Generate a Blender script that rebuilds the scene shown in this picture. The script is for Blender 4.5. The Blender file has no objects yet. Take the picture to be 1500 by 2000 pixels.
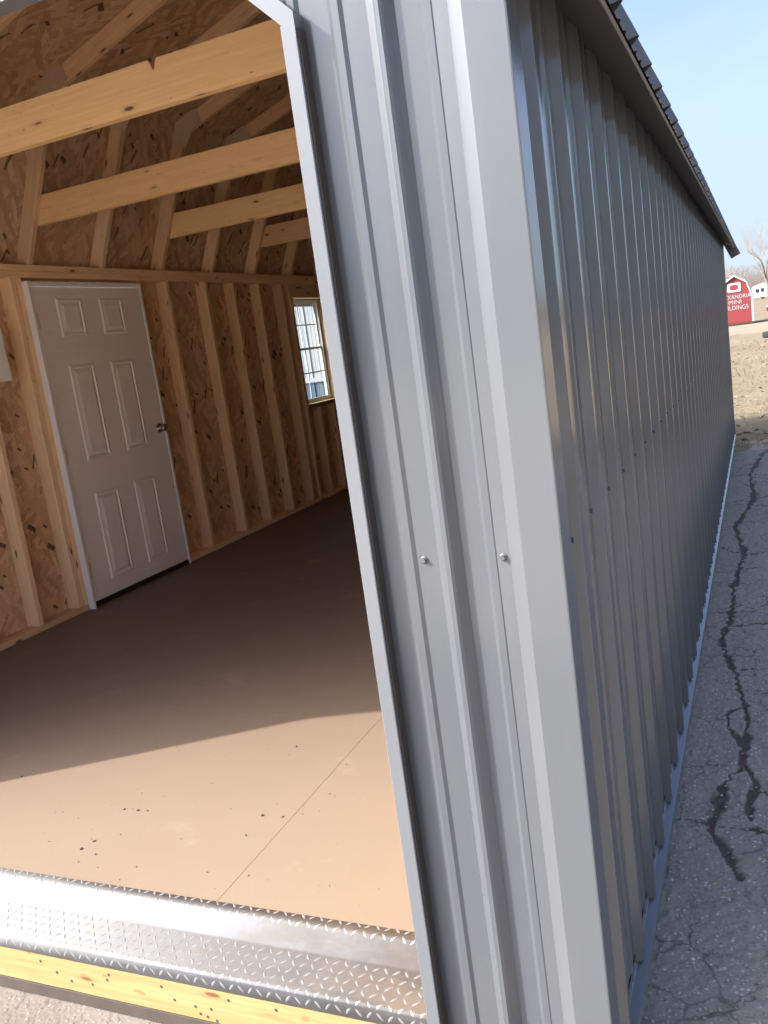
import bpy, bmesh, math, random
import numpy as np
from mathutils import Matrix, Vector, noise

random.seed(7)
rng = np.random.default_rng(7)
scene = bpy.context.scene
COL = scene.collection

# ------------------------------------------------------------------ camera
cam_d = bpy.data.cameras.new("camera")
cam = bpy.data.objects.new("camera", cam_d)
COL.objects.link(cam)
cr, cu, cf = (0.912042, 0.386289, -0.137697), (0.052275, 0.223519, 0.973297), (-0.406751, 0.894886, -0.183666)
cam.matrix_world = Matrix(((cr[0], cu[0], -cf[0], 0.32683), (cr[1], cu[1], -cf[1], -1.38692),
                           (cr[2], cu[2], -cf[2], 1.60133), (0, 0, 0, 1)))
cam_d.sensor_fit = 'AUTO'
cam_d.sensor_width = 36.0
cam_d.lens = 1697.285 / 2000 * 36
cam_d.clip_start = 0.02
cam_d.clip_end = 2000
scene.camera = cam

# ------------------------------------------------------------------ light
SUN = Vector((1.108, 0.735, -1.0)).normalized()          # travel direction of the sunlight
elev = math.asin(-SUN.z)
azim = math.atan2(-SUN.x, -SUN.y)                        # clockwise from +Y
w = bpy.data.worlds.new("World")
scene.world = w
w.use_nodes = True
nt = w.node_tree
nt.nodes.clear()
sky = nt.nodes.new('ShaderNodeTexSky')
sky.sky_type = 'NISHITA'
sky.sun_disc = False
sky.sun_elevation = elev
sky.sun_rotation = azim % (2 * math.pi)
sky.air_density = 0.42
sky.dust_density = 7.0
sky.ozone_density = 5.0
bg = nt.nodes.new('ShaderNodeBackground')
bg.inputs['Strength'].default_value = 0.15
wo = nt.nodes.new('ShaderNodeOutputWorld')
# pale hazy band that whitens the sky evenly towards the horizon, the same all the way round
geo = nt.nodes.new('ShaderNodeTexCoord')
sep = nt.nodes.new('ShaderNodeSeparateXYZ')
nt.links.new(geo.outputs['Generated'], sep.inputs[0])
mr = nt.nodes.new('ShaderNodeMapRange')
mr.interpolation_type = 'SMOOTHSTEP'
mr.inputs['From Min'].default_value = -0.02
mr.inputs['From Max'].default_value = 0.40
mr.inputs['To Min'].default_value = 0.92
mr.inputs['To Max'].default_value = 0.0
nt.links.new(sep.outputs['Z'], mr.inputs['Value'])
hz = nt.nodes.new('ShaderNodeMix')
hz.data_type = 'RGBA'
nt.links.new(mr.outputs[0], hz.inputs[0])
nt.links.new(sky.outputs[0], hz.inputs[6])
hz.inputs[7].default_value = (1.02, 1.26, 1.45, 1)
# thin high cirrus
mpn = nt.nodes.new('ShaderNodeMapping')
mpn.inputs['Scale'].default_value = (1.2, 3.5, 5.0)
mpn.inputs['Rotation'].default_value = (0.2, 0.3, 0.6)
nt.links.new(geo.outputs['Generated'], mpn.inputs[0])
cn = nt.nodes.new('ShaderNodeTexNoise')
cn.inputs['Scale'].default_value = 2.6
cn.inputs['Detail'].default_value = 7
cn.inputs['Roughness'].default_value = .58
cn.inputs['Distortion'].default_value = .5
nt.links.new(mpn.outputs[0], cn.inputs['Vector'])
cm = nt.nodes.new('ShaderNodeMapRange')
cm.inputs['From Min'].default_value = .42
cm.inputs['From Max'].default_value = .75
cm.inputs['To Min'].default_value = 0.0
cm.inputs['To Max'].default_value = .22
nt.links.new(cn.outputs['Fac'], cm.inputs['Value'])
ch = nt.nodes.new('ShaderNodeMix')
ch.data_type = 'RGBA'
nt.links.new(cm.outputs[0], ch.inputs[0])
nt.links.new(hz.outputs[2], ch.inputs[6])
ch.inputs[7].default_value = (1.25, 1.40, 1.50, 1)
nt.links.new(ch.outputs[2], bg.inputs[0])
nt.links.new(bg.outputs[0], wo.inputs[0])
sun_d = bpy.data.lights.new("sun", 'SUN')
sun_d.energy = 2.0
sun_d.angle = math.radians(0.55)
sun_d.color = (1.0, 0.945, 0.86)
sun = bpy.data.objects.new("sun", sun_d)
sun.rotation_euler = SUN.to_track_quat('-Z', 'Y').to_euler()
sun.location = (-20, -15, 20)
COL.objects.link(sun)

scene.view_settings.view_transform = 'Standard'
scene.view_settings.look = 'None'
scene.view_settings.exposure = 2.35
scene.view_settings.gamma = 1.0
scene.view_settings.use_curve_mapping = False
scene.render.engine = 'CYCLES'
cy = scene.cycles
cy.max_bounces = 16
cy.diffuse_bounces = 12
cy.glossy_bounces = 5
cy.transparent_max_bounces = 12
cy.use_denoising = True
cy.sample_clamp_indirect = 8.0
cy.caustics_reflective = False
cy.caustics_refractive = False


# ------------------------------------------------------------------ node helpers
class NG:
    def __init__(self, name):
        self.m = bpy.data.materials.new(name)
        self.m.use_nodes = True
        self.t = self.m.node_tree
        self.t.nodes.clear()
        self.out = self.t.nodes.new('ShaderNodeOutputMaterial')
        self.p = self.t.nodes.new('ShaderNodeBsdfPrincipled')
        self.t.links.new(self.p.outputs[0], self.out.inputs[0])

    def n(self, typ, **kw):
        nd = self.t.nodes.new('ShaderNode' + typ)
        for k, v in kw.items():
            setattr(nd, k, v)
        return nd

    def l(self, a, b):
        self.t.links.new(a, b)

    def val(self, sock, v):
        if hasattr(v, 'is_linked') or isinstance(v, bpy.types.NodeSocket):
            self.l(v, sock)
        else:
            sock.default_value = v

    def math(self, op, a, b=0.0, c=None, clamp=False):
        nd = self.n('Math', operation=op, use_clamp=clamp)
        self.val(nd.inputs[0], a)
        self.val(nd.inputs[1], b)
        if c is not None:
            self.val(nd.inputs[2], c)
        return nd.outputs[0]

    def mix(self, f, a, b, blend='MIX'):
        nd = self.n('Mix', data_type='RGBA', blend_type=blend)
        self.val(nd.inputs[0], f)
        for s, v in ((nd.inputs[6], a), (nd.inputs[7], b)):
            if isinstance(v, tuple):
                s.default_value = (*v[:3], 1)
            else:
                self.l(v, s)
        return nd.outputs[2]

    def coords(self, rnd=True):
        tc = self.n('TexCoord')
        if not rnd:
            return tc.outputs['Object']
        oi = self.n('ObjectInfo')
        self.rand = oi.outputs['Random']
        v = self.n('Vector Math' if False else 'VectorMath', operation='MULTIPLY')
        cx = self.n('CombineXYZ')
        for i in range(3):
            self.l(oi.outputs['Random'], cx.inputs[i])
        self.l(cx.outputs[0], v.inputs[0])
        v.inputs[1].default_value = (57.0, 31.0, 83.0)
        a = self.n('VectorMath', operation='ADD')
        self.l(tc.outputs['Object'], a.inputs[0])
        self.l(v.outputs[0], a.inputs[1])
        return a.outputs[0]

    def mapping(self, vec, scale=(1, 1, 1), rot=(0, 0, 0), loc=(0, 0, 0)):
        m = self.n('Mapping')
        self.l(vec, m.inputs[0])
        m.inputs['Scale'].default_value = scale
        m.inputs['Rotation'].default_value = rot
        m.inputs['Location'].default_value = loc
        return m.outputs[0]

    def noise(self, vec, scale=5, detail=4, rough=0.55, dist=0.0):
        nd = self.n('TexNoise')
        if vec is not None:
            self.l(vec, nd.inputs['Vector'])
        nd.inputs['Scale'].default_value = scale
        nd.inputs['Detail'].default_value = detail
        nd.inputs['Roughness'].default_value = rough
        nd.inputs['Distortion'].default_value = dist
        return nd.outputs['Fac']

    def voro(self, vec, scale=5, feature='F1', out='Distance', rand=1.0, dim='3D'):
        nd = self.n('TexVoronoi', feature=feature, voronoi_dimensions=dim)
        if dim == '2D':
            nd.distance = 'CHEBYCHEV'
        self.l(vec, nd.inputs['Vector'])
        nd.inputs['Scale'].default_value = scale
        nd.inputs['Randomness'].default_value = rand
        return nd.outputs[out]

    def ramp(self, f, stops, interp='LINEAR'):
        nd = self.n('ValToRGB')
        cr_ = nd.color_ramp
        cr_.interpolation = interp
        while len(cr_.elements) < len(stops):
            cr_.elements.new(0.5)
        for e, (p_, c) in zip(cr_.elements, stops):
            e.position = p_
            e.color = (*c[:3], 1) if isinstance(c, tuple) else (c, c, c, 1)
        self.l(f, nd.inputs[0])
        return nd.outputs[0]

    def bump(self, h, strength=0.3, dist=0.01):
        b = self.n('Bump')
        b.inputs['Strength'].default_value = strength
        b.inputs['Distance'].default_value = dist
        self.l(h, b.inputs['Height'])
        self.l(b.outputs[0], self.p.inputs['Normal'])

    def set(self, **kw):
        names = dict(color='Base Color', rough='Roughness', metal='Metallic', spec='Specular IOR Level',
                     coat='Coat Weight', coat_rough='Coat Roughness')
        for k, v in kw.items():
            s = self.p.inputs[names[k]]
            if isinstance(v, tuple):
                s.default_value = (*v[:3], 1)
            else:
                self.val(s, v)
        return self


def simple(name, color, rough=0.6, metal=0.0, var=0.12, scale=9.0):
    g = NG(name)
    c = g.coords()
    f = g.noise(c, scale, 5)
    lo = tuple(x * (1 - var) for x in color)
    hi = tuple(min(1, x * (1 + var)) for x in color)
    g.set(color=g.mix(f, lo, hi), rough=rough, metal=metal)
    return g.m


def mat_paint(name, color, rough=0.34, oil=0.025):
    g = NG(name)
    c = g.coords()
    big = g.noise(g.mapping(c, (1.5, 1.5, .5)), 2.2, 4)
    fine = g.noise(c, 260, 2)
    col = g.mix(big, tuple(x * .94 for x in color), tuple(x * 1.05 for x in color))
    dust = g.math('MULTIPLY', g.math('SUBTRACT', g.noise(g.mapping(c, (6, 6, 1.2)), 3, 5), .52, clamp=True), 1.6, clamp=True)
    col = g.mix(g.math('MULTIPLY', dust, .35), col, (.135, .13, .118))
    g.set(color=col, rough=g.math('ADD', g.math('MULTIPLY', big, .08), rough - .04), spec=.5)
    h = g.math('ADD', g.math('MULTIPLY', g.noise(g.mapping(c, (1, 1, .55)), 3.2, 2), 1.0), g.math('MULTIPLY', fine, .01))
    g.bump(h, .22, oil)
    return g.m


def mat_lumber(name, light, dark, knots=True, rough=.62):
    g = NG(name)
    c = g.coords()
    warp = g.n('VectorMath', operation='MULTIPLY_ADD')
    nz = g.n('TexNoise')
    g.l(g.mapping(c, (1.3, 6, 6)), nz.inputs['Vector'])
    nz.inputs['Scale'].default_value = 1.2
    g.l(nz.outputs['Color'], warp.inputs[0])
    warp.inputs[1].default_value = (0.02, 0.03, 0.03)
    g.l(c, warp.inputs[2])
    wv = warp.outputs[0]
    grain = g.noise(g.mapping(wv, (1.2, 34, 34)), 2.4, 6, .62)
    fine = g.noise(g.mapping(wv, (4, 220, 220)), 2, 3, .6)
    broad = g.noise(g.mapping(c, (.6, 5, 5)), 1.5, 2)
    f = g.math('ADD', g.math('MULTIPLY', grain, .75), g.math('MULTIPLY', fine, .25))
    col = g.ramp(f, [(.3, dark), (.52, tuple((a + b) / 2 for a, b in zip(light, dark))), (.68, light)])
    tint = g.mix(g.rand, (.80, .73, .68), (1.12, 1.08, 1.0))
    col = g.mix(1.0, col, tint, 'MULTIPLY')
    col = g.mix(g.math('MULTIPLY', broad, .5), col, g.mix(1.0, col, (1.05, .86, .68), 'MULTIPLY'))
    if knots:
        kd = g.voro(g.mapping(wv, (3.8, 13, 13)), 1.0)
        ring = g.ramp(kd, [(0.0, 1.0), (.05, .95), (.075, .9), (.11, .18), (.22, 0.0)])
        col = g.mix(ring, col, (.135, .062, .026))
        spots = g.voro(g.mapping(c, (9, 24, 24)), 1.0)
        sp = g.ramp(spots, [(0.0, 1.0), (.05, .7), (.09, 0.0)])
        col = g.mix(g.math('MULTIPLY', sp, .75), col, (.12, .06, .03))
        stain = g.ramp(g.noise(g.mapping(c, (2, 7, 7)), 3.0, 4), [(.6, 0.0), (.75, 1.0)])
        col = g.mix(g.math('MULTIPLY', stain, .25), col, (.16, .10, .06))
    g.set(color=col, rough=rough, spec=.3)
    g.bump(f, .25, .002)
    return g.m


def mat_osb(name, mul=1.0):
    g = NG(name)
    c = g.coords()
    nz = g.n('TexNoise')
    g.l(c, nz.inputs['Vector'])
    nz.inputs['Scale'].default_value = 28
    nz.inputs['Detail'].default_value = 3
    wp = g.n('VectorMath', operation='MULTIPLY_ADD')
    g.l(nz.outputs['Color'], wp.inputs[0])
    wp.inputs[1].default_value = (.016, .016, 0)
    g.l(c, wp.inputs[2])
    wv = wp.outputs[0]
    tone = None
    hgt = None
    for i, (rot, sx, sy, thr) in enumerate([(.15, 8, 27, -1), (1.25, 9, 31, .5), (-.75, 8, 26, .55), (2.3, 10, 34, .55), (.5, 8, 27, .6)]):
        m = g.mapping(wv, (sx, sy, 1), (0, 0, 0), (i * 3.7, i * 1.9, 0))
        r = g.n('VectorRotate', rotation_type='Z_AXIS')
        g.l(wv, r.inputs['Vector'])
        r.inputs['Angle'].default_value = rot
        m = g.mapping(r.outputs[0], (sx, sy, 1), (0, 0, 0), (i * 3.7, i * 1.9, 0))
        vc = g.voro(m, 1.0, 'F1', 'Color', 1.0, '2D')
        sp = g.n('SeparateColor')
        g.l(vc, sp.inputs[0])
        if tone is None:
            tone, hgt = sp.outputs[0], sp.outputs[1]
        else:
            sel = g.math('GREATER_THAN', sp.outputs[1], thr)
            a = g.n('Mix', data_type='FLOAT')
            g.l(sel, a.inputs[0]); g.l(tone, a.inputs[2]); g.l(sp.outputs[0], a.inputs[3])
            tone = a.outputs[0]
            b = g.n('Mix', data_type='FLOAT')
            g.l(sel, b.inputs[0]); g.l(hgt, b.inputs[2]); g.l(sp.outputs[2], b.inputs[3])
            hgt = b.outputs[0]
    fib = g.noise(g.mapping(wv, (10, 90, 1)), 1.6, 4)
    f = g.math('ADD', g.math('MULTIPLY', tone, .72), g.math('MULTIPLY', fib, .34))
    k = lambda r_, g__, b_: (r_ * mul, g__ * mul * 1.16, b_ * mul * 1.3)
    col = g.ramp(f, [(.05, k(.225, .125, .066)), (.3, k(.275, .157, .084)), (.6, k(.325, .192, .105)), (.88, k(.38, .238, .138)), (1.0, k(.44, .30, .19))])
    r = g.n('VectorRotate', rotation_type='Z_AXIS')
    g.l(wv, r.inputs['Vector']); r.inputs['Angle'].default_value = .9
    dk = g.voro(g.mapping(r.outputs[0], (11, 23, 1)), 1.0, 'F1', 'Color', 1.0, '2D')
    dd = g.voro(g.mapping(r.outputs[0], (11, 23, 1)), 1.0, 'F1', 'Distance', 1.0, '2D')
    sp = g.n('SeparateColor'); g.l(dk, sp.inputs[0])
    dsel = g.math('MULTIPLY', g.math('GREATER_THAN', sp.outputs[0], .93), g.math('LESS_THAN', dd, g.math('MULTIPLY_ADD', sp.outputs[1], .25, .14)))
    col = g.mix(g.math('MULTIPLY', dsel, .88), col, k(.045, .022, .014))
    r2 = g.n('VectorRotate', rotation_type='Z_AXIS')
    g.l(wv, r2.inputs['Vector']); r2.inputs['Angle'].default_value = -.35
    dk = g.voro(g.mapping(r2.outputs[0], (6, 36, 1)), 1.0, 'F1', 'Color', 1.0, '2D')
    dd = g.voro(g.mapping(r2.outputs[0], (6, 36, 1)), 1.0, 'F1', 'Distance', 1.0, '2D')
    sp = g.n('SeparateColor'); g.l(dk, sp.inputs[0])
    dsel2 = g.math('MULTIPLY', g.math('GREATER_THAN', sp.outputs[0], .95), g.math('LESS_THAN', dd, g.math('MULTIPLY_ADD', sp.outputs[1], .3, .1)))
    col = g.mix(g.math('MULTIPLY', dsel2, .8), col, k(.05, .025, .015))
    g.set(color=col, rough=.68, spec=.25)
    g.bump(g.math('SUBTRACT', hgt, g.math('MULTIPLY', dsel, .6)), .5, .0025)
    return g.m


def mat_floor():
    g = NG("brown floor sheet")
    c = g.coords(False)
    a = g.noise(c, 1.6, 5)
    b = g.noise(c, 95, 3)
    sc = g.noise(g.mapping(c, (3, 22, 1), (0, 0, .5)), 2.5, 5)
    col = g.mix(a, (.182, .134, .094), (.212, .159, .112))
    col = g.mix(g.math('MULTIPLY', b, .25), col, (.18, .13, .088))
    scuff = g.ramp(g.noise(g.mapping(c, (1.2, 2.6, 1), (0, 0, .7)), 3.2, 6, .65), [(.60, 0.0), (.70, 1.0)])
    col = g.mix(g.math('MULTIPLY', scuff, .22), col, (.36, .285, .22))
    sp = g.voro(c, 34, rand=1.0)
    spk = g.ramp(sp, [(0, 1.0), (.045, .8), (.075, 0.0)])
    col = g.mix(g.math('MULTIPLY', spk, .55), col, (.34, .23, .16))
    g.set(color=col, rough=g.math('ADD', .48, g.math('MULTIPLY', sc, .2)), spec=.35)
    g.bump(g.math('ADD', b, g.math('MULTIPLY', sc, .6)), .12, .002)
    return g.m


def mat_plate():
    g = NG("bright aluminium tread plate")
    c = g.coords(False)
    a = g.noise(c, 7, 5)
    b = g.noise(c, 60, 4)
    dirt = g.ramp(g.noise(g.mapping(c, (2.5, 7, 7)), 1.5, 6, .65), [(.44, 0.0), (.60, 1.0)])
    col = g.mix(a, (.34, .345, .34), (.45, .455, .45))
    col = g.mix(g.math('MULTIPLY', dirt, .55), col, (.20, .185, .14))
    g.set(color=col, rough=g.math('ADD', g.math('ADD', .56, g.math('MULTIPLY', b, .12)), g.math('MULTIPLY', dirt, .25)),
          metal=g.math('SUBTRACT', .50, g.math('MULTIPLY', dirt, .45)))
    g.bump(g.math('ADD', b, a), .18, .003)
    return g.m


def mat_door():
    g = NG("white woodgrain door skin")
    c = g.coords(False)
    wv = g.noise(g.mapping(c, (2, 2, .8)), 3, 3)
    gr = g.n('TexNoise')
    g.l(g.mapping(c, (45, 45, 2.2)), gr.inputs['Vector'])
    gr.inputs['Scale'].default_value = 2.2
    gr.inputs['Detail'].default_value = 5
    gr.inputs['Distortion'].default_value = .8
    f = gr.outputs['Fac']
    col = g.mix(f, (.76, .73, .69), (.85, .825, .79))
    dirt = g.ramp(g.noise(c, 3, 6), [(.55, 0.0), (.8, 1.0)])
    col = g.mix(g.math('MULTIPLY', dirt, .12), col, (.35, .3, .26))
    g.set(color=col, rough=.45, spec=.4)
    g.bump(f, .5, .0022)
    return g.m


def mat_glass():
    g = NG("window glass")
    g.t.nodes.remove(g.p)
    tr = g.n('BsdfTransparent')
    gl = g.n('BsdfGlossy')
    gl.inputs['Roughness'].default_value = .02
    lw = g.n('LayerWeight')
    frs = g.math('ADD', .04, g.math('MULTIPLY', .8, g.math('POWER', lw.outputs['Facing'], 5.0)))
    nz = g.noise(g.coords(False), 3, 2)
    g.l(g.mix(nz, (.92, .96, .95), (.95, .98, .97)), tr.inputs[0])
    mx = g.n('MixShader')
    g.l(frs, mx.inputs[0]); g.l(tr.outputs[0], mx.inputs[1]); g.l(gl.outputs[0], mx.inputs[2])
    g.l(mx.outputs[0], g.out.inputs[0])
    return g.m


def mat_asphalt():
    g = NG("weathered asphalt")
    c = g.coords(False)
    big = g.noise(c, 2.0, 5)
    med = g.noise(c, 22, 5, .7)
    n_sand = g.noise(c, 60, 4, .7)
    v1 = g.voro(c, 78, 'F1', 'Color')
    d1 = g.voro(c, 78, 'F1', 'Distance')
    v2 = g.voro(c, 210, 'F1', 'Color')
    s1 = g.n('SeparateColor'); g.l(v1, s1.inputs[0])
    s2 = g.n('SeparateColor'); g.l(v2, s2.inputs[0])
    base = g.mix(big, (.285, .245, .198), (.37, .32, .262))
    base = g.mix(g.math('MULTIPLY', med, .55), base, (.175, .15, .122))
    st = g.math('MULTIPLY', g.math('GREATER_THAN', s1.outputs[0], .70), g.math('LESS_THAN', d1, .42))
    scol = g.mix(s1.outputs[1], (.22, .205, .19), (.62, .57, .52))
    base = g.mix(g.math('MULTIPLY', st, .8), base, scol)
    st2 = g.math('GREATER_THAN', s2.outputs[0], .8)
    base = g.mix(g.math('MULTIPLY', st2, .6), base, g.mix(s2.outputs[1], (.09, .086, .08), (.40, .375, .35)))
    wn = g.n('TexNoise'); g.l(c, wn.inputs['Vector']); wn.inputs['Scale'].default_value = 14; wn.inputs['Detail'].default_value = 4
    wm = g.n('VectorMath', operation='MULTIPLY_ADD')
    g.l(wn.outputs['Color'], wm.inputs[0]); wm.inputs[1].default_value = (.10, .10, .0); g.l(c, wm.inputs[2])
    ve = g.voro(g.mapping(wm.outputs[0], (1, .8, 1)), 6.5, 'DISTANCE_TO_EDGE', 'Distance')
    msk = g.ramp(g.noise(c, 2.4, 3), [(.42, 0.0), (.55, 1.0)])
    hair = g.math('MULTIPLY', g.ramp(ve, [(.0, 1.0), (.012, .8), (.026, 0.0)]), msk)
    base = g.mix(g.math('MULTIPLY', hair, .75), base, (.085, .076, .064))
    stain = g.ramp(g.noise(c, 5.5, 6, .7), [(.48, 0.0), (.68, 1.0)])
    base = g.mix(g.math('MULTIPLY', stain, .30), base, (.40, .345, .27))
    at = g.n('Attribute', attribute_name='crack')
    base = g.mix(at.outputs['Fac'], base, g.mix(med, (.05, .043, .035), (.13, .112, .088)))
    ad = g.n('Attribute', attribute_name='dirt')
    base = g.mix(ad.outputs['Fac'], base, g.mix(n_sand, (.21, .172, .112), (.29, .24, .165)))
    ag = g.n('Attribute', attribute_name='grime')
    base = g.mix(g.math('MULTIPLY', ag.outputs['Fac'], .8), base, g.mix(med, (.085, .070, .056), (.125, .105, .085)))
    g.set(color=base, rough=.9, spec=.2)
    h = g.math('ADD', g.math('MULTIPLY', g.math('SUBTRACT', .6, d1), g.math('ADD', .3, st)), g.math('MULTIPLY', med, 1.2))
    g.bump(h, .9, .004)
    return g.m


def mat_ground(name, a, b, dk, sc=1.0):
    g = NG(name)
    c = g.coords(False)
    n1 = g.noise(g.mapping(c, (1, .35, 1)), .55 * sc, 6, .62)
    n2 = g.noise(g.mapping(c, (1, .5, 1)), 6 * sc, 6, .7)
    n3 = g.noise(c, 45 * sc, 4, .7)
    col = g.mix(g.ramp(n1, [(.35, 0.0), (.65, 1.0)]), a, b)
    col = g.mix(g.ramp(n2, [(.45, 0.0), (.72, .75)]), col, dk)
    col = g.mix(g.math('MULTIPLY', n3, .35), col, tuple(x * .75 for x in dk))
    g.set(color=col, rough=.95, spec=.1)
    g.bump(g.math('ADD', n2, g.math('MULTIPLY', n3, .5)), .55, .035)
    return g.m


M_PAINT = mat_paint("grey painted steel", (.078, .083, .087), .165, .010)
M_TRIM = mat_paint("grey trim steel", (.085, .0895, .093), .185, .006)
M_JTRIM = mat_paint("pale folded trim steel", (.118, .124, .129), .22, .004)
M_TRIMSHADE = simple("dark painted trim shade", (.035, .028, .024), .8)  # dark colour standing in for shade beside the jamb trim
M_SOFFIT = simple("dark soffit steel", (.085, .08, .08), .5)
M_LUMBER = mat_lumber("framing lumber", (.83, .68, .485), (.68, .515, .33))
M_BEAM = mat_lumber("pine tie beam wood", (.86, .68, .41), (.74, .53, .28))
M_RIM = mat_lumber("fresh pine rim board", (.345, .268, .135), (.25, .172, .072))
M_OSB = mat_osb("oriented strand board", 1.85)
M_OSBR = mat_osb("oriented strand board roof", 1.6)
M_GUSSET = simple("grey gusset plywood", (.56, .45, .33), .75, 0, .2, 22)
M_FLOOR = mat_floor()
M_PLATE = mat_plate()
M_TREAD = simple("worn tread metal", (.27, .275, .268), .52, .55, .25, 40)
M_DOOR = mat_door()
M_WHITE = simple("white vinyl", (.72, .73, .72), .4)
M_JAMB = simple("primed white jamb", (.78, .79, .82), .45, 0, .06)
M_DARK = simple("dark brown rubber sweep", (.018, .013, .011), .6)
M_NICKEL = simple("satin nickel", (.42, .37, .32), .28, 1.0)
M_ZINC = simple("zinc screw", (.085, .088, .09), .4, .2)
M_HINGE = simple("cream painted hinge", (.62, .60, .50), .4)
M_KNOT = simple("brown pine knot", (.25, .155, .06), .6, 0, .45, 45)
M_SKID = simple("dirty treated skid", (.055, .042, .03), .9, 0, .4, 14)
M_GLASS = mat_glass()
M_ASPH = mat_asphalt()
M_DIRT = mat_ground("dry dirt and grass", (.15, .123, .080), (.20, .165, .112), (.115, .092, .06))
M_ROAD = mat_ground("pale gravel", (.205, .172, .122), (.24, .204, .148), (.17, .142, .10), 2.0)
M_BOUNCE = mat_ground("pale bounce ground", (.50, .46, .39), (.58, .53, .45), (.40, .36, .30), 2.0)  # kept pale so the added unseen ground throws light indoors
M_RED = simple("red barn paint", (.155, .016, .015), .55, 0, .1, 4)
M_WPAINT = simple("white barn paint", (.35, .35, .345), .5)
M_SHINGLE = simple("grey shingle", (.20, .195, .19), .9, 0, .2, 30)
M_BARK = simple("grey bark", (.12, .10, .085), .95, 0, .25, 8)
M_TWIG = simple("pale twigs", (.165, .142, .122), .95, 0, .2, 3)
M_LEAF = simple("dry leaf", (.17, .13, .08), .9, 0, .5, 40)
M_STRAW = simple("dry grass straw", (.23, .19, .115), .9, 0, .3, 15)
M_PEB = simple("pebble stone", (.36, .33, .30), .85, 0, .5, 25)
M_CRUMB = simple("mud crumb", (.075, .055, .04), .9, 0, .4, 60)
M_REDCAR = simple("red car paint", (.45, .02, .02), .25)
M_BLACK = simple("black rubber", (.007, .007, .007), .85)
M_CARGLASS = simple("dark car glass", (.02, .03, .045), .1)
M_PAPER = simple("white paper", (.78, .78, .76), .7, 0, .03)
M_NWHITE = mat_paint("white painted steel", (.215, .228, .238), .4)
M_NBLUE = mat_paint("slate blue painted steel", (.045, .075, .115), .4)


# ------------------------------------------------------------------ object helpers
WM = {}


def link(name, mesh, parent=None, M=None, label=None, cat=None, group=None, kind=None):
    o = bpy.data.objects.new(name, mesh)
    COL.objects.link(o)
    M = Matrix.Identity(4) if M is None else M
    if parent is not None:
        o.parent = parent
        o.matrix_basis = WM[parent.name].inverted() @ M
    else:
        o.matrix_basis = M
    WM[o.name] = M
    if label: o['label'] = label
    if cat: o['category'] = cat
    if group: o['group'] = group
    if kind: o['kind'] = kind
    return o


def empty(name, loc, label, cat, group=None):
    return link(name, None, None, Matrix.Translation(loc), label, cat, group)


def mesh_from(name, V, F, mat, smooth=False):
    me = bpy.data.meshes.new(name)
    me.from_pydata([tuple(map(float, v)) for v in V], [], F)
    me.materials.append(mat)
    if smooth:
        me.polygons.foreach_set('use_smooth', [True] * len(me.polygons))
    me.update()
    return me


_cache = {}


def plank_mesh(L, wd, t, mat, bev=.003):
    key = (round(L, 4), round(wd, 4), round(t, 4), mat.name, bev)
    if key in _cache:
        return _cache[key]
    b = min(bev, wd * .3, t * .3)
    y, z = wd / 2, t / 2
    ring = [(-y + b, -z), (y - b, -z), (y, -z + b), (y, z - b), (y - b, z), (-y + b, z), (-y, z - b), (-y, -z + b)]
    V = [(0, *p) for p in ring] + [(L, *p) for p in ring]
    F = [(i, (i + 1) % 8, (i + 1) % 8 + 8, i + 8) for i in range(8)] + [tuple(range(7, -1, -1)), tuple(range(8, 16))]
    _cache[key] = mesh_from("plank", V, F, mat)
    return _cache[key]


def plank(name, parent, mat, A, B, wvec, wd, t, bev=.003, **kw):
    """straight board from A to B; wd measured along wvec (made square to A-B), t along the third axis"""
    A, B, wv = Vector(A), Vector(B), Vector(wvec)
    x = (B - A).normalized()
    y = (wv - x * wv.dot(x)).normalized()
    z = x.cross(y)
    M = Matrix(((x.x, y.x, z.x, A.x), (x.y, y.y, z.y, A.y), (x.z, y.z, z.z, A.z), (0, 0, 0, 1)))
    return link(name, plank_mesh((B - A).length, wd, t, mat, bev), parent, M, **kw)


def bx(name, parent, mat, X, Y, Z, axis='x', bev=.003, **kw):
    c = [(a + b) / 2 for a, b in (X, Y, Z)]
    s = [abs(b - a) for a, b in (X, Y, Z)]
    lo = [min(X), min(Y), min(Z)]
    hi = [max(X), max(Y), max(Z)]
    i = 'xyz'.index(axis)
    A, B = list(c), list(c)
    A[i], B[i] = lo[i], hi[i]
    j = (i + 1) % 3
    k = (i + 2) % 3
    wv = [0, 0, 0]
    wv[j] = 1
    return plank(name, parent, mat, A, B, wv, s[j], s[k], bev, **kw)


def sheet_box(name, parent, mat, o, u, v, n, lu, lv, t, **kw):
    """flat panel: local x along u, local y along v, thickness along n"""
    u, v, n, o = Vector(u).normalized(), Vector(v).normalized(), Vector(n).normalized(), Vector(o)
    M = Matrix(((u.x, v.x, n.x, o.x), (u.y, v.y, n.y, o.y), (u.z, v.z, n.z, o.z), (0, 0, 0, 1)))
    V = [(0, 0, 0), (lu, 0, 0), (lu, lv, 0), (0, lv, 0), (0, 0, t), (lu, 0, t), (lu, lv, t), (0, lv, t)]
    F = [(3, 2, 1, 0), (4, 5, 6, 7), (0, 1, 5, 4), (1, 2, 6, 5), (2, 3, 7, 6), (3, 0, 4, 7)]
    return link(name, mesh_from(name, V, F, mat), parent, M, **kw)


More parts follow.
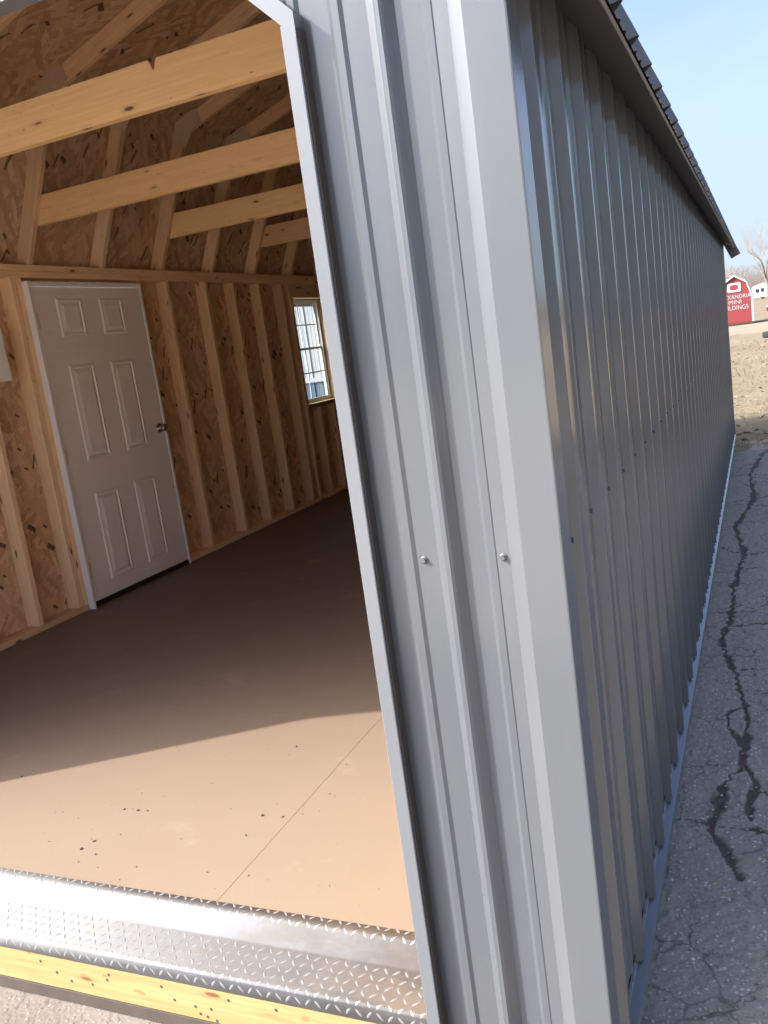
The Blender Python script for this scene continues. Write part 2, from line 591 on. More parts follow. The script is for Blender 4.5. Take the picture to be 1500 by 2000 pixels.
def prism(name, parent, mat, poly, y0, y1, **kw):
    """polygon in x-z extruded along y"""
    n = len(poly)
    V = [(x, y0, z) for x, z in poly] + [(x, y1, z) for x, z in poly]
    F = [(i, (i + 1) % n, (i + 1) % n + n, i + n) for i in range(n)] + [tuple(range(n - 1, -1, -1)), tuple(range(n, 2 * n))]
    me = mesh_from(name, V, F, mat)
    bm = bmesh.new(); bm.from_mesh(me)
    bmesh.ops.recalc_face_normals(bm, faces=bm.faces)
    bm.to_mesh(me); bm.free()
    return link(name, me, parent, **kw)


def gable_sheet(name, parent, mat, poly, y0, y1):
    """like prism, but with the sheet's own local x-y plane standing in world x-z so that the strand pattern lies in it"""
    n = len(poly)
    t = y1 - y0
    V = [(x, z, 0) for x, z in poly] + [(x, z, -t) for x, z in poly]
    F = [(i, (i + 1) % n, (i + 1) % n + n, i + n) for i in range(n)] + [tuple(range(n - 1, -1, -1)), tuple(range(n, 2 * n))]
    me = fix_normals(mesh_from(name, V, F, mat))
    M = Matrix(((1, 0, 0, 0), (0, 0, -1, y0), (0, 1, 0, 0), (0, 0, 0, 1)))
    return link(name, me, parent, M)


def extrude_profile(pts, a, b, axis, t=0.0012, cap=True):
    """open profile of (p,q) points thickened by t (along its left normal) and swept from a to b on axis"""
    P = np.array(pts, float)
    d = np.gradient(P, axis=0)
    nrm = np.stack([-d[:, 1], d[:, 0]], 1)
    nrm /= np.linalg.norm(nrm, axis=1)[:, None] + 1e-12
    ring = np.vstack([P, (P + nrm * t)[::-1]])
    n = len(ring)
    V = []
    for s in (a, b):
        for p, q in ring:
            V.append({'x': (s, p, q), 'y': (p, s, q), 'z': (p, q, s)}[axis])
    F = [(i, (i + 1) % n, (i + 1) % n + n, i + n) for i in range(n)]
    m = n // 2
    if cap:
        for i in range(m - 1):
            F.append((i, i + 1, n - 2 - i, n - 1 - i))
            F.append((i + n, i + 1 + n, 2 * n - 2 - i, 2 * n - 1 - i))
    return V, F


def fix_normals(me):
    bm = bmesh.new(); bm.from_mesh(me)
    bmesh.ops.recalc_face_normals(bm, faces=bm.faces)
    bm.to_mesh(me); bm.free()
    return me


# rib section of the steel siding: (offset from the major rib centre, height)
PITCH = .2286
RIB = [(-.0235, 0), (-.0205, .0035), (-.0075, .0175), (-.005, .019), (.005, .019), (.0075, .0175), (.0205, .0035), (.0235, 0)]
MINOR = [(-.013, 0), (-.006, .0042), (.006, .0042), (.013, 0)]


def rib_points(s0, s1, phase):
    pts = []
    k = math.floor((s0 - phase) / PITCH) - 1
    while True:
        c = phase + k * PITCH
        if c - .1 > s1:
            break
        for off, tab in ((-.0762, MINOR), (0, RIB), (.0762, MINOR)):
            for o_, h in tab:
                pts.append((c + off + o_, h))
        k += 1
    pts.sort()
    ss = [p_[0] for p_ in pts]
    hh = [p_[1] for p_ in pts]
    res = [(s0, float(np.interp(s0, ss, hh)))]
    res += [p_ for p_ in pts if s0 + 1e-4 < p_[0] < s1 - 1e-4]
    res.append((s1, float(np.interp(s1, ss, hh))))
    return res


# ================================================================== THE SHED
FZ = .228            # floor top
WX = -3.694          # inner stud face of the left wall
XO = -3.80           # outside of the left wall
LEN = 8.62
XM = -1.895          # ridge line
shed = empty("metal_shed", (0, 0, 0), "long grey ribbed metal shed with open front doorway and bare timber inside", "shed")


def roofz(x):
    d = abs(x - XM)
    hw = 1.905
    return float(np.interp(d, [0, 1.47, 2.05], [3.82, 3.345, 2.17]))


# ---- floor: sheets with open joints
fx = [-3.79, -1.075, -.03]
fy = [.262, 8.56]
floor_sheets = []
for i in range(len(fx) - 1):
    for j in range(len(fy) - 1):
        bx("floor_panel", shed, M_FLOOR, (fx[i] + .0004, fx[i + 1] - .0004), (fy[j] + .0008, fy[j + 1] - .0008), (FZ - .004, FZ), 'y', .0004)
bx("subfloor", shed, M_FLOOR, (-3.79, -.03), (.285, 8.58), (.07, FZ - .0042), 'y')
for sx in (-3.3, -2.3, -1.4, -.25):
    bx("skid", shed, M_SKID, (sx - .05, sx + .05), (.12, 8.58), (0.0, .069), 'y')
bx("skid", shed, M_SKID, (-3.79, -.02), (.0835, .115), (0.002, .0435), 'x', .004)
bx("rim_board", shed, M_RIM, (-3.80, -.03), (.0805, .1185), (.045, .1675), 'x', .004, label="fresh yellow pine rim board with nail holes below the tread plate")
bx("rim_joist", shed, M_SKID, (-.06, -.028), (.12, 8.58), (.02, .165), 'y')
bx("rim_joist", shed, M_SKID, (-3.79, -3.76), (.12, 8.58), (.02, .165), 'y')

# nail holes in the rim board
def bp(u, v, ax, val):
    c = np.array((0.3268276, -1.38691677, 1.60133235))
    d = np.array(cf) + np.array(cr) * (u - 750) / 1697.285 - np.array(cu) * (v - 1000) / 1697.285
    return c + d * (val - c[ax]) / d[ax]


V, F = [], []
for u, v in [(79, 1877), (111, 1899), (140, 1916), (181, 1923), (209, 1914), (212, 1904), (315, 1927), (341, 1953), (382, 1966), (392, 1980), (412, 1971), (406, 1986), (446, 1954), (539, 1973), (424, 1994)]:
    p = bp(u, v, 1, .0800)
    b = len(V)
    for a in range(8):
        V.append((p[0] + .0042 * math.cos(a * .785), .0798, p[2] + .0048 * math.sin(a * .785)))
    F.append(tuple(range(b, b + 8)))
link("nail_hole", mesh_from("nail_hole", V, F, M_SKID), shed, kind="stuff")

V, F = [], []
for u, v, rx, rz in ((272, 1938, .017, .0068), (596, 1990, .011, .008)):
    p = bp(u, v, 1, .08)
    b = len(V)
    for a in range(18):
        k = 1 + .10 * math.sin(a * 2 * math.pi / 9 + u)
        V.append((p[0] + rx * k * math.cos(a * 2 * math.pi / 18), .0801, p[2] + rz * k * math.sin(a * 2 * math.pi / 18) - .12 * rx * k * math.cos(a * 2 * math.pi / 18)))
    F.append(tuple(range(b, b + 18)))
link("knot", mesh_from("knot", V, F, M_KNOT), shed, kind="stuff")

# ---- left wall framing
def stud_left(y, z0=FZ + .0385, z1=2.3095, t=.04, name="stud"):
    return bx(name, shed, M_LUMBER, (WX - .096, WX), (y, y + t), (z0, z1), 'z')


for y in (.30, .71, 1.12, 1.525, 1.935, 2.31, 2.653, 2.695, 3.818, 4.148, 4.658, 5.070, 5.478, 5.884, 7.11, 7.52, 7.93, 8.34):
    stud_left(y + random.uniform(-.004, .004))
for y in (5.99, 6.785):
    stud_left(y + .037, name="jack_stud")
for y in (6.30, 6.60):
    stud_left(y, z1=1.128, name="cripple_stud")
bx("stud", shed, M_LUMBER, (WX - .096, WX), (6.84, 6.88), (FZ + .0385, 2.3095), 'z')
for a, b in ((.12, 2.733), (3.818, 8.56)):
    bx("bottom_plate", shed, M_LUMBER, (WX - .096, WX + .001), (a, b), (FZ + .0005, FZ + .038), 'y')
bx("top_plate", shed, M_LUMBER, (WX - .096, WX + .001), (.12, 8.56), (2.31, 2.3485), 'y')
bx("top_plate", shed, M_LUMBER, (WX - .099, WX - .002), (.12, 8.56), (2.349, 2.388), 'y')
# OSB behind the studs, cut round the door and the window
for a, b in ((.03, 1.14), (1.142, 2.358), (2.36, 2.733), (3.82, 4.80), (4.802, 6.02), (6.78, 7.24), (7.242, 8.58)):
    sheet_box("wall_sheathing", shed, M_OSB, (WX - .0975, a, .17), (0, 0, 1), (0, 1, 0), (-1, 0, 0), 2.25, b - a - .0015, .011)
sheet_box("wall_sheathing", shed, M_OSB, (WX - .0975, 6.02, .17), (0, 0, 1), (0, 1, 0), (-1, 0, 0), .985, .758, .011)
sheet_box("wall_sheathing", shed, M_OSB, (WX - .0975, 6.02, 2.19), (0, 0, 1), (0, 1, 0), (-1, 0, 0), .23, .758, .011)
# window opening timbers
bx("window_header", shed, M_LUMBER, (WX - .09, WX - .001), (6.068, 6.784), (2.182, 2.3085), 'y')
bx("window_sill", shed, M_RIM, (WX - .096, WX + .004), (6.068, 6.784), (1.13, 1.168), 'y')
# jambs around the window hole (pale fresh wood)
bx("window_jamb", shed, M_RIM, (WX - .096, WX + .001), (6.766, 6.784), (1.169, 2.181), 'z')
bx("window_jamb", shed, M_RIM, (WX - .096, WX + .001), (6.068, 6.078), (1.169, 2.181), 'z')

# ---- window unit
XG = -3.806
y0, y1, z0, z1 = 6.079, 6.765, 1.170, 2.180


def frame_mesh(name, y0, y1, z0, z1, wd, x0, x1, mat):
    V, F = [], []
    o = [(y0, z0), (y1, z0), (y1, z1), (y0, z1)]
    i = [(y0 + wd, z0 + wd), (y1 - wd, z0 + wd), (y1 - wd, z1 - wd), (y0 + wd, z1 - wd)]
    for x in (x0, x1):
        V += [(x, *p) for p in o] + [(x, *p) for p in i]
    for k in range(4):
        n = (k + 1) % 4
        F += [(k, n, n + 4, k + 4), (k + 8, k + 12, n + 12, n + 8), (k, k + 8, n + 8, n), (k + 4, n + 4, n + 12, k + 12)]
    return fix_normals(mesh_from(name, V, F, mat))


win = link("window", frame_mesh("window", y0, y1, z0, z1, .022, XG - .03, XG + .016, M_WHITE), shed)
zm = 1.692
for nm, a, b, dx in (("sash", zm - .004, z1 - .022, -.014), ("sash", z0 + .022, zm + .018, .0)):
    link(nm, frame_mesh("sash", y0 + .022, y1 - .022, a, b, .018, XG - .012 + dx, XG + .001 + dx, M_WHITE), win)
    bx("pane", win, M_GLASS, (XG - .008 + dx, XG - .004 + dx), (y0 + .04, y1 - .04), (a + .018, b - .018), 'z', .0005)
    bx("muntin", win, M_WHITE, (XG - .004 + dx, XG + .000 + dx), (6.372, 6.384), (a + .018, b - .018), 'z', .001)
    zc = (a + b) / 2 + .01
    bx("muntin", win, M_WHITE, (XG - .0045 + dx, XG + .0005 + dx), (y0 + .04, y1 - .04), (zc - .006, zc + .006), 'y', .001)

# ---- door in the left wall
DX = -3.672
bx("door_frame", shed, M_JAMB, (-3.80, -3.655), (2.737, 2.757), (FZ + .001, 2.285), 'z', .002)
bx("door_frame", shed, M_JAMB, (-3.80, -3.668), (3.795, 3.815), (FZ + .001, 2.285), 'z', .002)
bx("door_frame", shed, M_JAMB, (-3.80, -3.664), (2.7575, 3.7945), (2.262, 2.2845), 'y', .002)
bx("door_threshold", shed, M_DARK, (-3.80, -3.674), (2.7575, 3.7945), (FZ + .001, .262), 'y', .003)
door = bx("door", shed, M_DOOR, (DX - .044, DX), (2.7595, 3.7915), (.268, 2.2535), 'z', .003,
          label="white six panel door with woodgrain skin")
WMd = WM[door.name]


def door_panel(ya, yb, za, zb):
    offs = [0, .010, .020, .026, .052]
    hts = [.0006, .0075, .0085, .0015, .0085]
    V, F = [], []
    for o_, h in zip(offs, hts):
        V += [(DX + h, ya + o_, za + o_), (DX + h, yb - o_, za + o_), (DX + h, yb - o_, zb - o_), (DX + h, ya + o_, zb - o_)]
    for r in range(len(offs) - 1):
        for k in range(4):
            n = (k + 1) % 4
            F.append((r * 4 + k, r * 4 + n, r * 4 + 4 + n, r * 4 + 4 + k))
    F.append(tuple(range(len(V) - 4, len(V))))
    link("door_panel", mesh_from("door_panel", V, F, M_DOOR), door)


for a, b in ((2.955, 3.188), (3.35, 3.582)):
    door_panel(a, b, 1.945, 2.185)
    door_panel(a, b, 1.155, 1.770)
    door_panel(a, b, .362, .945)


def lathe(prof, mat, n=20):
    V, F = [], []
    for r, h in prof:
        for k in range(n):
            a = 2 * math.pi * k / n
            V.append((h, r * math.cos(a), r * math.sin(a)))
    for i in range(len(prof) - 1):
        for k in range(n):
            m = (k + 1) % n
            F.append((i * n + k, i * n + m, (i + 1) * n + m, (i + 1) * n + k))
    F.append(tuple(range((len(prof) - 1) * n, len(prof) * n)))
    return mesh_from("lathe", V, F, mat, True)


knob = lathe([(.033, 0), (.034, .004), (.030, .009), (.014, .013), (.012, .026), (.018, .032), (.026, .040), (.0275, .050), (.024, .058), (.012, .062), (.003, .0625)], M_NICKEL)
link("knob", knob, door, Matrix.Translation((DX, 3.735, 1.262)))
for z in (2.05, 1.215, .473):
    bx("hinge", door, M_HINGE, (DX - .002, DX + .0035), (2.760, 2.790), (z - .05, z + .05), 'z', .001)
    bx("hinge", door, M_HINGE, (DX + .0, DX + .012), (2.756, 2.768), (z - .052, z + .052), 'z', .004)

# ---- rafters, gussets, tie beams, roof sheathing
def RX(x, mirror):
    return 2 * (XM - .0225) - x if mirror else x


RY = [2.82 + .655 * k for k in range(-4, 9)]
for yk in RY:
    yk += random.uniform(-.004, .004)
    for mir in (0, 1):
        # lower rafter: outer edge (-3.815,2.43)->(-3.365,3.335)
        d = Vector((.45, 0, .905)).normalized()
        nrm = Vector((d.z, 0, -d.x))                       # towards the inside
        A = Vector((-3.80, 0, 2.405)) + nrm * .050
        B = Vector((-3.388, 0, 3.29)) + nrm * .050
        if mir:
            A.x, B.x = RX(A.x, 1), RX(B.x, 1)
        plank("rafter", shed, M_LUMBER, (A.x, yk + .02, A.z), (B.x, yk + .02, B.z), (nrm.x, 0, nrm.z), .098, .04)
        d2 = Vector((1.0, 0, .32)).normalized()
        n2 = Vector((d2.z, 0, -d2.x))
        A = Vector((-3.305, 0, 3.353)) + n2 * .050
        B = Vector((XM - .022, 0, 3.353 + .32 * (XM + 3.305))) + n2 * .050
        if mir:
            A.x, B.x = RX(A.x, 1), RX(B.x, 1)
        plank("rafter", shed, M_LUMBER, (A.x, yk + .02, A.z), (B.x, yk + .02, B.z), (n2.x, 0, n2.z), .098, .04)
        g_ = [(-3.415, 3.245), (-3.365, 3.35), (-3.255, 3.385), (-3.165, 3.395), (-3.14, 3.31), (-3.225, 3.262), (-3.305, 3.16)]
        if mir:
            g_ = [(RX(x, 1), z) for x, z in g_[::-1]]
        prism("gusset", shed, M_GUSSET, g_, yk - .0125, yk - .0005)

# tie beams on every second rafter
def beam_with_notch(y):
    x0_, x1_, zb, zt = -3.61, RX(-3.61, 1), 2.602, 2.768
    nx = bp(293, 121, 1, y)[0]
    top = [(x1_, zt), (nx + .028, zt), (nx + .020, zt - .014), (nx + .013, zt - .036), (nx + .006, zt - .038), (nx - .002, zt - .016),
           (nx - .012, zt + .001), (nx - .06, zt + .001), (nx - .11, zt), (x0_, zt)]
    poly = [(x0_, zb), (x1_, zb)] + top
    o = prism("tie_beam", shed, M_BEAM, poly, y, y + .041, label="nearest pale tie beam with a chipped notch in its top edge")
    return o


for i, yk in enumerate(RY):
    if i % 2 == 0 and i >= 2 and i < 12:
        if i == 2:
            beam_with_notch(yk + .042)
        else:
            bx("tie_beam", shed, M_BEAM, (-3.61, RX(-3.61, 1)), (yk + .0425, yk + .083), (2.602 + random.uniform(-.003, .003), 2.768), 'x', .004)

ye = [-.01, 1.22, 2.44, 3.66, 4.88, 6.10, 7.32, 8.66]
for mir in (0, 1):
    sg = -1 if mir else 1
    for a, b in zip(ye[:-1], ye[1:]):
        u = Vector((.45 * sg, 0, .905)); n_ = Vector((-.905 * sg, 0, .45))
        o_ = Vector((RX(-3.93 + .12 * mir, mir), a, 2.168 + .2413 * mir))
        sheet_box("roof_sheathing", shed, M_OSBR, o_, u, (0, 1, 0), n_, 1.316 - .27 * mir, b - a - .0015, .011)
        u = Vector((1.0 * sg, 0, .32)); n_ = Vector((-.32 * sg, 0, 1.0))
        o_ = Vector((RX(-3.345, mir), a, 3.3435))
        sheet_box("roof_sheathing", shed, M_OSBR, o_, u, (0, 1, 0), n_, 1.495, b - a - .0015, .011)

# ---- right wall (inside): studs, plates, OSB
sheet_box("wall_sheathing", shed, M_OSB, (-.022, .03, .17), (0, 0, 1), (0, 1, 0), (1, 0, 0), 2.2, 8.55, .011)
for k in range(20):
    y = .14 + k * .4064
    bx("stud", shed, M_LUMBER, (-.119, -.0225), (y, y + .04), (FZ + .0385, 2.3095), 'z')
bx("bottom_plate", shed, M_LUMBER, (-.12, -.0225), (.12, 8.56), (FZ + .0005, FZ + .038), 'y')
bx("top_plate", shed, M_LUMBER, (-.12, -.0225), (.12, 8.56), (2.31, 2.388), 'y')

# ---- front and back gable sheets
JL, JR, ZC, ZH = -3.475, -.3525, 2.13, 2.312      # clear opening, chamfer start, header
CH = ZH - ZC
gable_in = [(XO + .02, .17), (JL - .015, .17), (JL - .015, ZC), (JL + CH - .01, ZH + .01), (JR - CH + .01, ZH + .01), (JR + .015, ZC), (JR + .015, .17), (-.012, .17),
            (-.012, 2.36), (-.46, 3.30), (XM, 3.77), (RX(-.46, 1), 3.30), (XO + .02, 2.36)]
gable_sheet("front_sheathing", shed, M_OSB, gable_in, .006, .018)
gable_b = [(XO + .02, .17), (-.012, .17), (-.012, 2.36), (-.46, 3.30), (XM, 3.77), (RX(-.46, 1), 3.30), (XO + .02, 2.36)]
gable_sheet("back_sheathing", shed, M_OSB, gable_b, 8.59, 8.602)
for x in (JL - .057, JR + .017):
    bx("jack_stud", shed, M_LUMBER, (x, x + .04), (.0185, .1145), (FZ, ZC), 'z')
bx("door_header", shed, M_LUMBER, (JL - .06, JR + .06), (.0185, .1145), (ZH + .085, ZH + .235), 'x')


# ---- steel siding
def front_panel(xa, xb, phase):
    """sheet of the gable wall standing at y=0, cut along the roof line and round the doorway"""
    pts = rib_points(xa, xb, phase)
    xs = [p_[0] for p_ in pts]
    for b_ in (XM, -.425, RX(-.425, 1), JL, JR, JL + CH, JR - CH):
        if xa < b_ < xb:
            xs.append(b_)
    xs = sorted(set(xs))
    px = [p_[0] for p_ in pts]; ph = [p_[1] for p_ in pts]
    V, F = [], []

    def zb(x):
        if x <= JL or x >= JR:
            return .19
        return ZC + min(x - JL, JR - x, CH) + .004
    cols = []
    for q, x in enumerate(xs):
        h = float(np.interp(x, px, ph))
        lo = zb(x)
        cols.append((x, -h, lo, roofz(x) - .03))
    for (x0_, h0, l0, t0), (x1_, h1, l1, t1) in zip(cols[:-1], cols[1:]):
        mid = (x0_ + x1_) / 2
        if JL < mid < JR:
            l0, l1 = max(l0, ZC), max(l1, ZC)
            l0 = ZC + max(0, min(x0_ - JL, JR - x0_, CH)) + .004
            l1 = ZC + max(0, min(x1_ - JL, JR - x1_, CH)) + .004
        else:
            l0 = l1 = .19
        b = len(V)
        V += [(x0_, h0, l0), (x1_, h1, l1), (x1_, h1, t1), (x0_, h0, t0)]
        F.append((b, b + 1, b + 2, b + 3))
    me = mesh_from("siding_panel", V, F, M_PAINT)
    bm = bmesh.new(); bm.from_mesh(me)
    bmesh.ops.remove_doubles(bm, verts=bm.verts, dist=1e-5)
    bm.to_mesh(me); bm.free()
    link("siding_panel", me, shed)


xs_ = [-.012, -.1785, -1.0929, -2.0073, -2.9217, XO + .012]
for a, b in zip(xs_[1:], xs_[:-1]):
    front_panel(a, b, -.1885)
# lapped rib edge where two sheets join beside the doorway
V, F = extrude_profile([(-.1905, -.0203), (-.1845, -.0206), (-.1795, -.0172), (-.1725, -.0092)], .19, 2.72, 'z', .0012)
link("siding_lap", fix_normals(mesh_from("siding_lap", V, F, M_PAINT)), shed)


def side_panel_mesh(L):
    pts = rib_points(0, L, .139 - .06)
    V, F = [], []
    for s, h in pts:
        V += [(h, s, 0), (h, s, 1)]
    for i in range(len(pts) - 1):
        F.append((i * 2, i * 2 + 2, i * 2 + 3, i * 2 + 1))
    b = len(V)
    for s, h in pts:                                    # inner skin, 1.5 mm behind
        V += [(h - .0015, s, 0), (h - .0015, s, 1)]
    for i in range(len(pts) - 1):
        F.append((b + i * 2, b + i * 2 + 1, b + i * 2 + 3, b + i * 2 + 2))
        F.append((i * 2, b + i * 2, b + i * 2 + 2, i * 2 + 2))
    return V, F


n_pan = 10
for side in (0, 1):
    y = .06
    while y < LEN - .05:
        L = min(.9144, LEN - .02 - y)
        V, F = side_panel_mesh(L)
        zr = [(.1855, 2.215)] if side == 0 else [(.19, 2.2)]
        if side == 1 and y < 6.765 and y + L > 6.079:
            zr = [(.19, 1.165), (2.185, 2.2)]
        if side == 1 and y < 3.82 and y + L > 2.73:
            zr = [(2.19, 2.21)]
        for za, zb_ in zr:
            W_ = [((-.004 + x) if side == 0 else (XO - .012 - x), y + s, za + z * (zb_ - za)) for x, s, z in V]
            link("siding_panel", mesh_from("siding_panel", W_, F, M_PAINT), shed)
        y += L
# filler strips beside the window/door in the left outer skin
for a, b in ((5.5464, 6.075), (6.77, 7.375)):
    bx("siding_panel", shed, M_PAINT, (XO - .014, XO - .012), (a, b), (1.165, 2.185), 'z', .0005)
for a, b in ((1.89, 2.73), (3.82, 4.632)):
    bx("siding_panel", shed, M_PAINT, (XO - .0145, XO - .0125), (a, b), (.19, 2.19), 'z', .0005)
bx("back_siding", shed, M_PAINT, (XO, -.008), (8.6025, 8.606), (.19, 2.3), 'z', .001)

# corner trims
prof = [(-.104, -.0035), (-.081, -.0045), (-.079, -.006), (-.0565, -.0205), (-.054, -.022), (.0105, -.0225), (.0128, -.0218), (.0135, -.0195), (.0135, .046), (.0125, .049), (.002, .066), (-.001, .068), (-.001, .092)]
V, F = extrude_profile(prof, .19, 2.40, 'z', .0014)
link("corner_trim", fix_normals(mesh_from("corner_trim", V, F, M_TRIM)), shed)
prof_b = [(.0, LEN - .10), (.0, LEN - .075), (.0165, LEN - .055), (.0175, LEN - .052), (.0175, LEN + .006), (.015, LEN + .008), (-.10, LEN + .008)]
V, F = extrude_profile(prof_b, .19, 2.40, 'z', .0014)
link("corner_trim", fix_normals(mesh_from("corner_trim", V, F, M_TRIM)), shed)
prof_l = [(2 * XM - x, y) for x, y in prof][::-1]
V, F = extrude_profile(prof_l, .19, 2.40, 'z', .0014)
link("corner_trim", fix_normals(mesh_from("corner_trim", V, F, M_TRIM)), shed)

# base flashing along the long wall
prof = [(-.0025, .205), (-.0025, .184), (.0, .1815), (.0195, .1745), (.0218, .1735), (.0225, .1715), (.0225, .157), (.0195, .1545)]
V, F = extrude_profile(prof, .05, LEN, 'y', .001)
link("base_flashing", fix_normals(mesh_from("base_flashing", V, F, M_TRIM)), shed)

# doorway trims (folded J trim standing proud of the sheets)
for xa, xb in ((JR, JR + .0275), (JL - .0275, JL)):
    bx("jamb_trim", shed, M_JTRIM, (xa, xb), (-.030, .0182), (.18, ZC - .004), 'z', .0015)
for sgn in (1, -1):
    pol = [(JR, ZC), (JR + .0275, ZC - .028), (JR + .0275, ZC + .012), (JR + .0275 - .188, ZC + .20), (JR - CH, ZH)]
    if sgn < 0:
        pol = [(JL + JR - x, z) for x, z in pol[::-1]]
    prism("chamfer_trim", shed, M_JTRIM, pol, -.0315, .0185)
bx("trim_shade_strip", shed, M_TRIMSHADE, (JR + .0277, JR + .0310), (-.0255, -.0012), (.19, ZC - .012), 'z', .0008)  # dark strip painting the shaded pocket of the J trim
bx("header_trim", shed, M_JTRIM, (JL + CH - .01, JR - CH + .01), (-.030, .018), (ZH, ZH + .0275), 'x', .0015)
# screws
def screw_mesh():
    V, F = [], []
    prof = [(.0078, 0, 14), (.0078, .0012, 14), (.0062, .0022, 14)]
    rings = []
    for r, h, n in prof:
        rings.append(len(V))
        for k in range(n):
            V.append((h, r * math.cos(2 * math.pi * k / n), r * math.sin(2 * math.pi * k / n)))
    for a, b in zip(rings[:-1], rings[1:]):
        for k in range(14):
            m = (k + 1) % 14
            F.append((a + k, a + m, b + m, b + k))
    F.append(tuple(range(rings[-1], rings[-1] + 14)))
    b = len(V)
    for h in (.002, .0068):
        for k in range(6):
            V.append((h, .0046 * math.cos(math.pi / 3 * k), .0046 * math.sin(math.pi / 3 * k)))
    for k in range(6):
        m = (k + 1) % 6
        F.append((b + k, b + m, b + 6 + m, b + 6 + k))
    F.append(tuple(range(b + 6, b + 12)))
    return mesh_from("screw", V, F, M_ZINC)


sm = screw_mesh()
for x, yy, z in ((-.2385, -.0003, 1.226), (-.0925, -.0045, 1.2275)):
    link("screw", sm, shed, Matrix.Translation((x, yy, z)) @ Matrix.Rotation(-math.pi / 2, 4, 'Z') @ Matrix.Diagonal((1, .88, .88, 1)))
k = 0
while .0845 + k * PITCH < LEN - .1:
    link("screw", sm, shed, Matrix.Translation((-.0038 if k else .0, .0845 + k * PITCH + (.002 if k else .012), 1.2289 + random.uniform(-.003, .003))) @ Matrix.Diagonal((1.2, 1.1, 1.1, 1)))
    k += 1

# ---- roof sheets with ribs, eave, soffit
rp = rib_points(0, .9144, .139 - .06 + .02)


def roof_panel(A, B, n_, y, L):
    """sheet running from eave A to top B (x,z), ribs standing off along n_"""
    pts = [p_ for p_ in rib_points(0, L, .139 - .04)]
    V, F = [], []
    for s, h in pts:
        for P_ in (A, B):
            V.append((P_[0] + n_[0] * h, y + s, P_[1] + n_[1] * h))
    for i in range(len(pts) - 1):
        F.append((i * 2, i * 2 + 1, i * 2 + 3, i * 2 + 2))
    b = len(V)
    for s, h in pts:
        for P_ in (A, B):
            V.append((P_[0] + n_[0] * (h - .0016), y + s, P_[1] + n_[1] * (h - .0016)))
    for i in range(len(pts) - 1):
        F.append((b + i * 2, b + i * 2 + 2, b + i * 2 + 3, b + i * 2 + 1))
        F.append((i * 2, i * 2 + 2, b + i * 2 + 2, b + i * 2))
    link("roof_panel", mesh_from("roof_panel", V, F, M_PAINT), shed)


nl = Vector((.905, .45)).normalized()
nu = Vector((.32, 1.0)).normalized()
y = -.04
while y < LEN + .10:
    L = min(.9144, LEN + .13 - y)
    if L < .05:
        break
    for s in (1, -1):
        f_ = (lambda p_: p_) if s == 1 else (lambda p_: (2 * XM - p_[0], p_[1]))
        roof_panel(f_((.124, 2.114) if s == 1 else (.1525, 2.148)), f_((-.425, 3.362)), (nl.x * s, nl.y), y, L)
        roof_panel(f_((-.415, 3.368)), f_((XM, 3.842)), (nu.x * s, nu.y), y, L)
    y += .9144
for s in (0, 1):
    e = lambda a, b: (a, b) if s == 0 else (2 * XM - b, 2 * XM - a)
    f_ = (lambda x: x) if s == 0 else (lambda x: 2 * XM - x)
    plank("soffit", shed, M_SOFFIT, (f_(.0575 + .035 * s), -.03, 2.158 + .02 * s), (f_(.0575 + .035 * s), LEN, 2.158 + .02 * s), (.115 if s == 0 else -.115, 0, -.094), .152, .008, .001)
    bx("eave_board", shed, M_RIM, e(.012, .070), (LEN + .004, LEN + .042), (2.150, 2.215), 'x', .002)
# rake trims at both gables
for s in (1, -1):
    f_ = (lambda x: x) if s == 1 else (lambda x: 2 * XM - x)
    plank("rake_trim", shed, M_TRIM, (f_(.095), -.047, 2.16), (f_(-.435), -.047, 3.33), (1, 0, .45 * s), .10, .012, .001)
    plank("rake_trim", shed, M_TRIM, (f_(-.435), -.047, 3.34), (f_(XM), -.047, 3.81), (0, 0, 1), .10, .012, .001)
for s in (1, -1):
    f_ = (lambda x: x) if s == 1 else (lambda x: 2 * XM - x)
    plank("rake_trim", shed, M_SOFFIT, (f_(.128), LEN + .125, 2.030), (f_(-.435), LEN + .125, 3.29), (1, 0, .45 * s), .10, .012, .001)
    plank("rake_trim", shed, M_SOFFIT, (f_(-.435), LEN + .125, 3.31), (f_(XM), LEN + .125, 3.78), (0, 0, 1), .10, .012, .001)
bx("ridge_cap", shed, M_TRIM, (XM - .09, XM + .09), (-.04, LEN + .13), (3.85, 3.868), 'y', .006)

# ---- tread plate threshold
def arc(p0, p1, p2, r, n=5):
    p0, p1, p2 = Vector(p0), Vector(p1), Vector(p2)
    a, b = (p0 - p1).normalized(), (p2 - p1).normalized()
    h = math.acos(max(-1, min(1, a.dot(b)))) / 2
    tl = r / math.tan(h)
    A, B = p1 + a * tl, p1 + b * tl
    c = p1 + (a + b).normalized() * (r / math.sin(h))
    out = []
    for k in range(n + 1):
        q = A.lerp(B, k / n)
        out.append(tuple(c + (q - c).normalized() * r))
    return out


P0, P1, P2, P3, P4 = (.278, .2305), (.2455, .2305), (.203, .188), (.0775, .188), (.0775, .146)
prof = [P0] + arc(P0, P1, P2, .010) + arc(P1, P2, P3, .010) + arc(P2, P3, P4, .007, 6) + [P4]
PR = np.array(prof)
V, F = extrude_profile(prof, JL - .02, JR + .004, 'x', .003)
plate = link("threshold_plate", fix_normals(mesh_from("threshold_plate", V, F, M_PLATE, False)), shed)
for pl in plate.data.polygons:
    pl.use_smooth = True
seg = np.hypot(*np.diff(PR, axis=0).T)
S = np.concatenate([[0], np.cumsum(seg)])


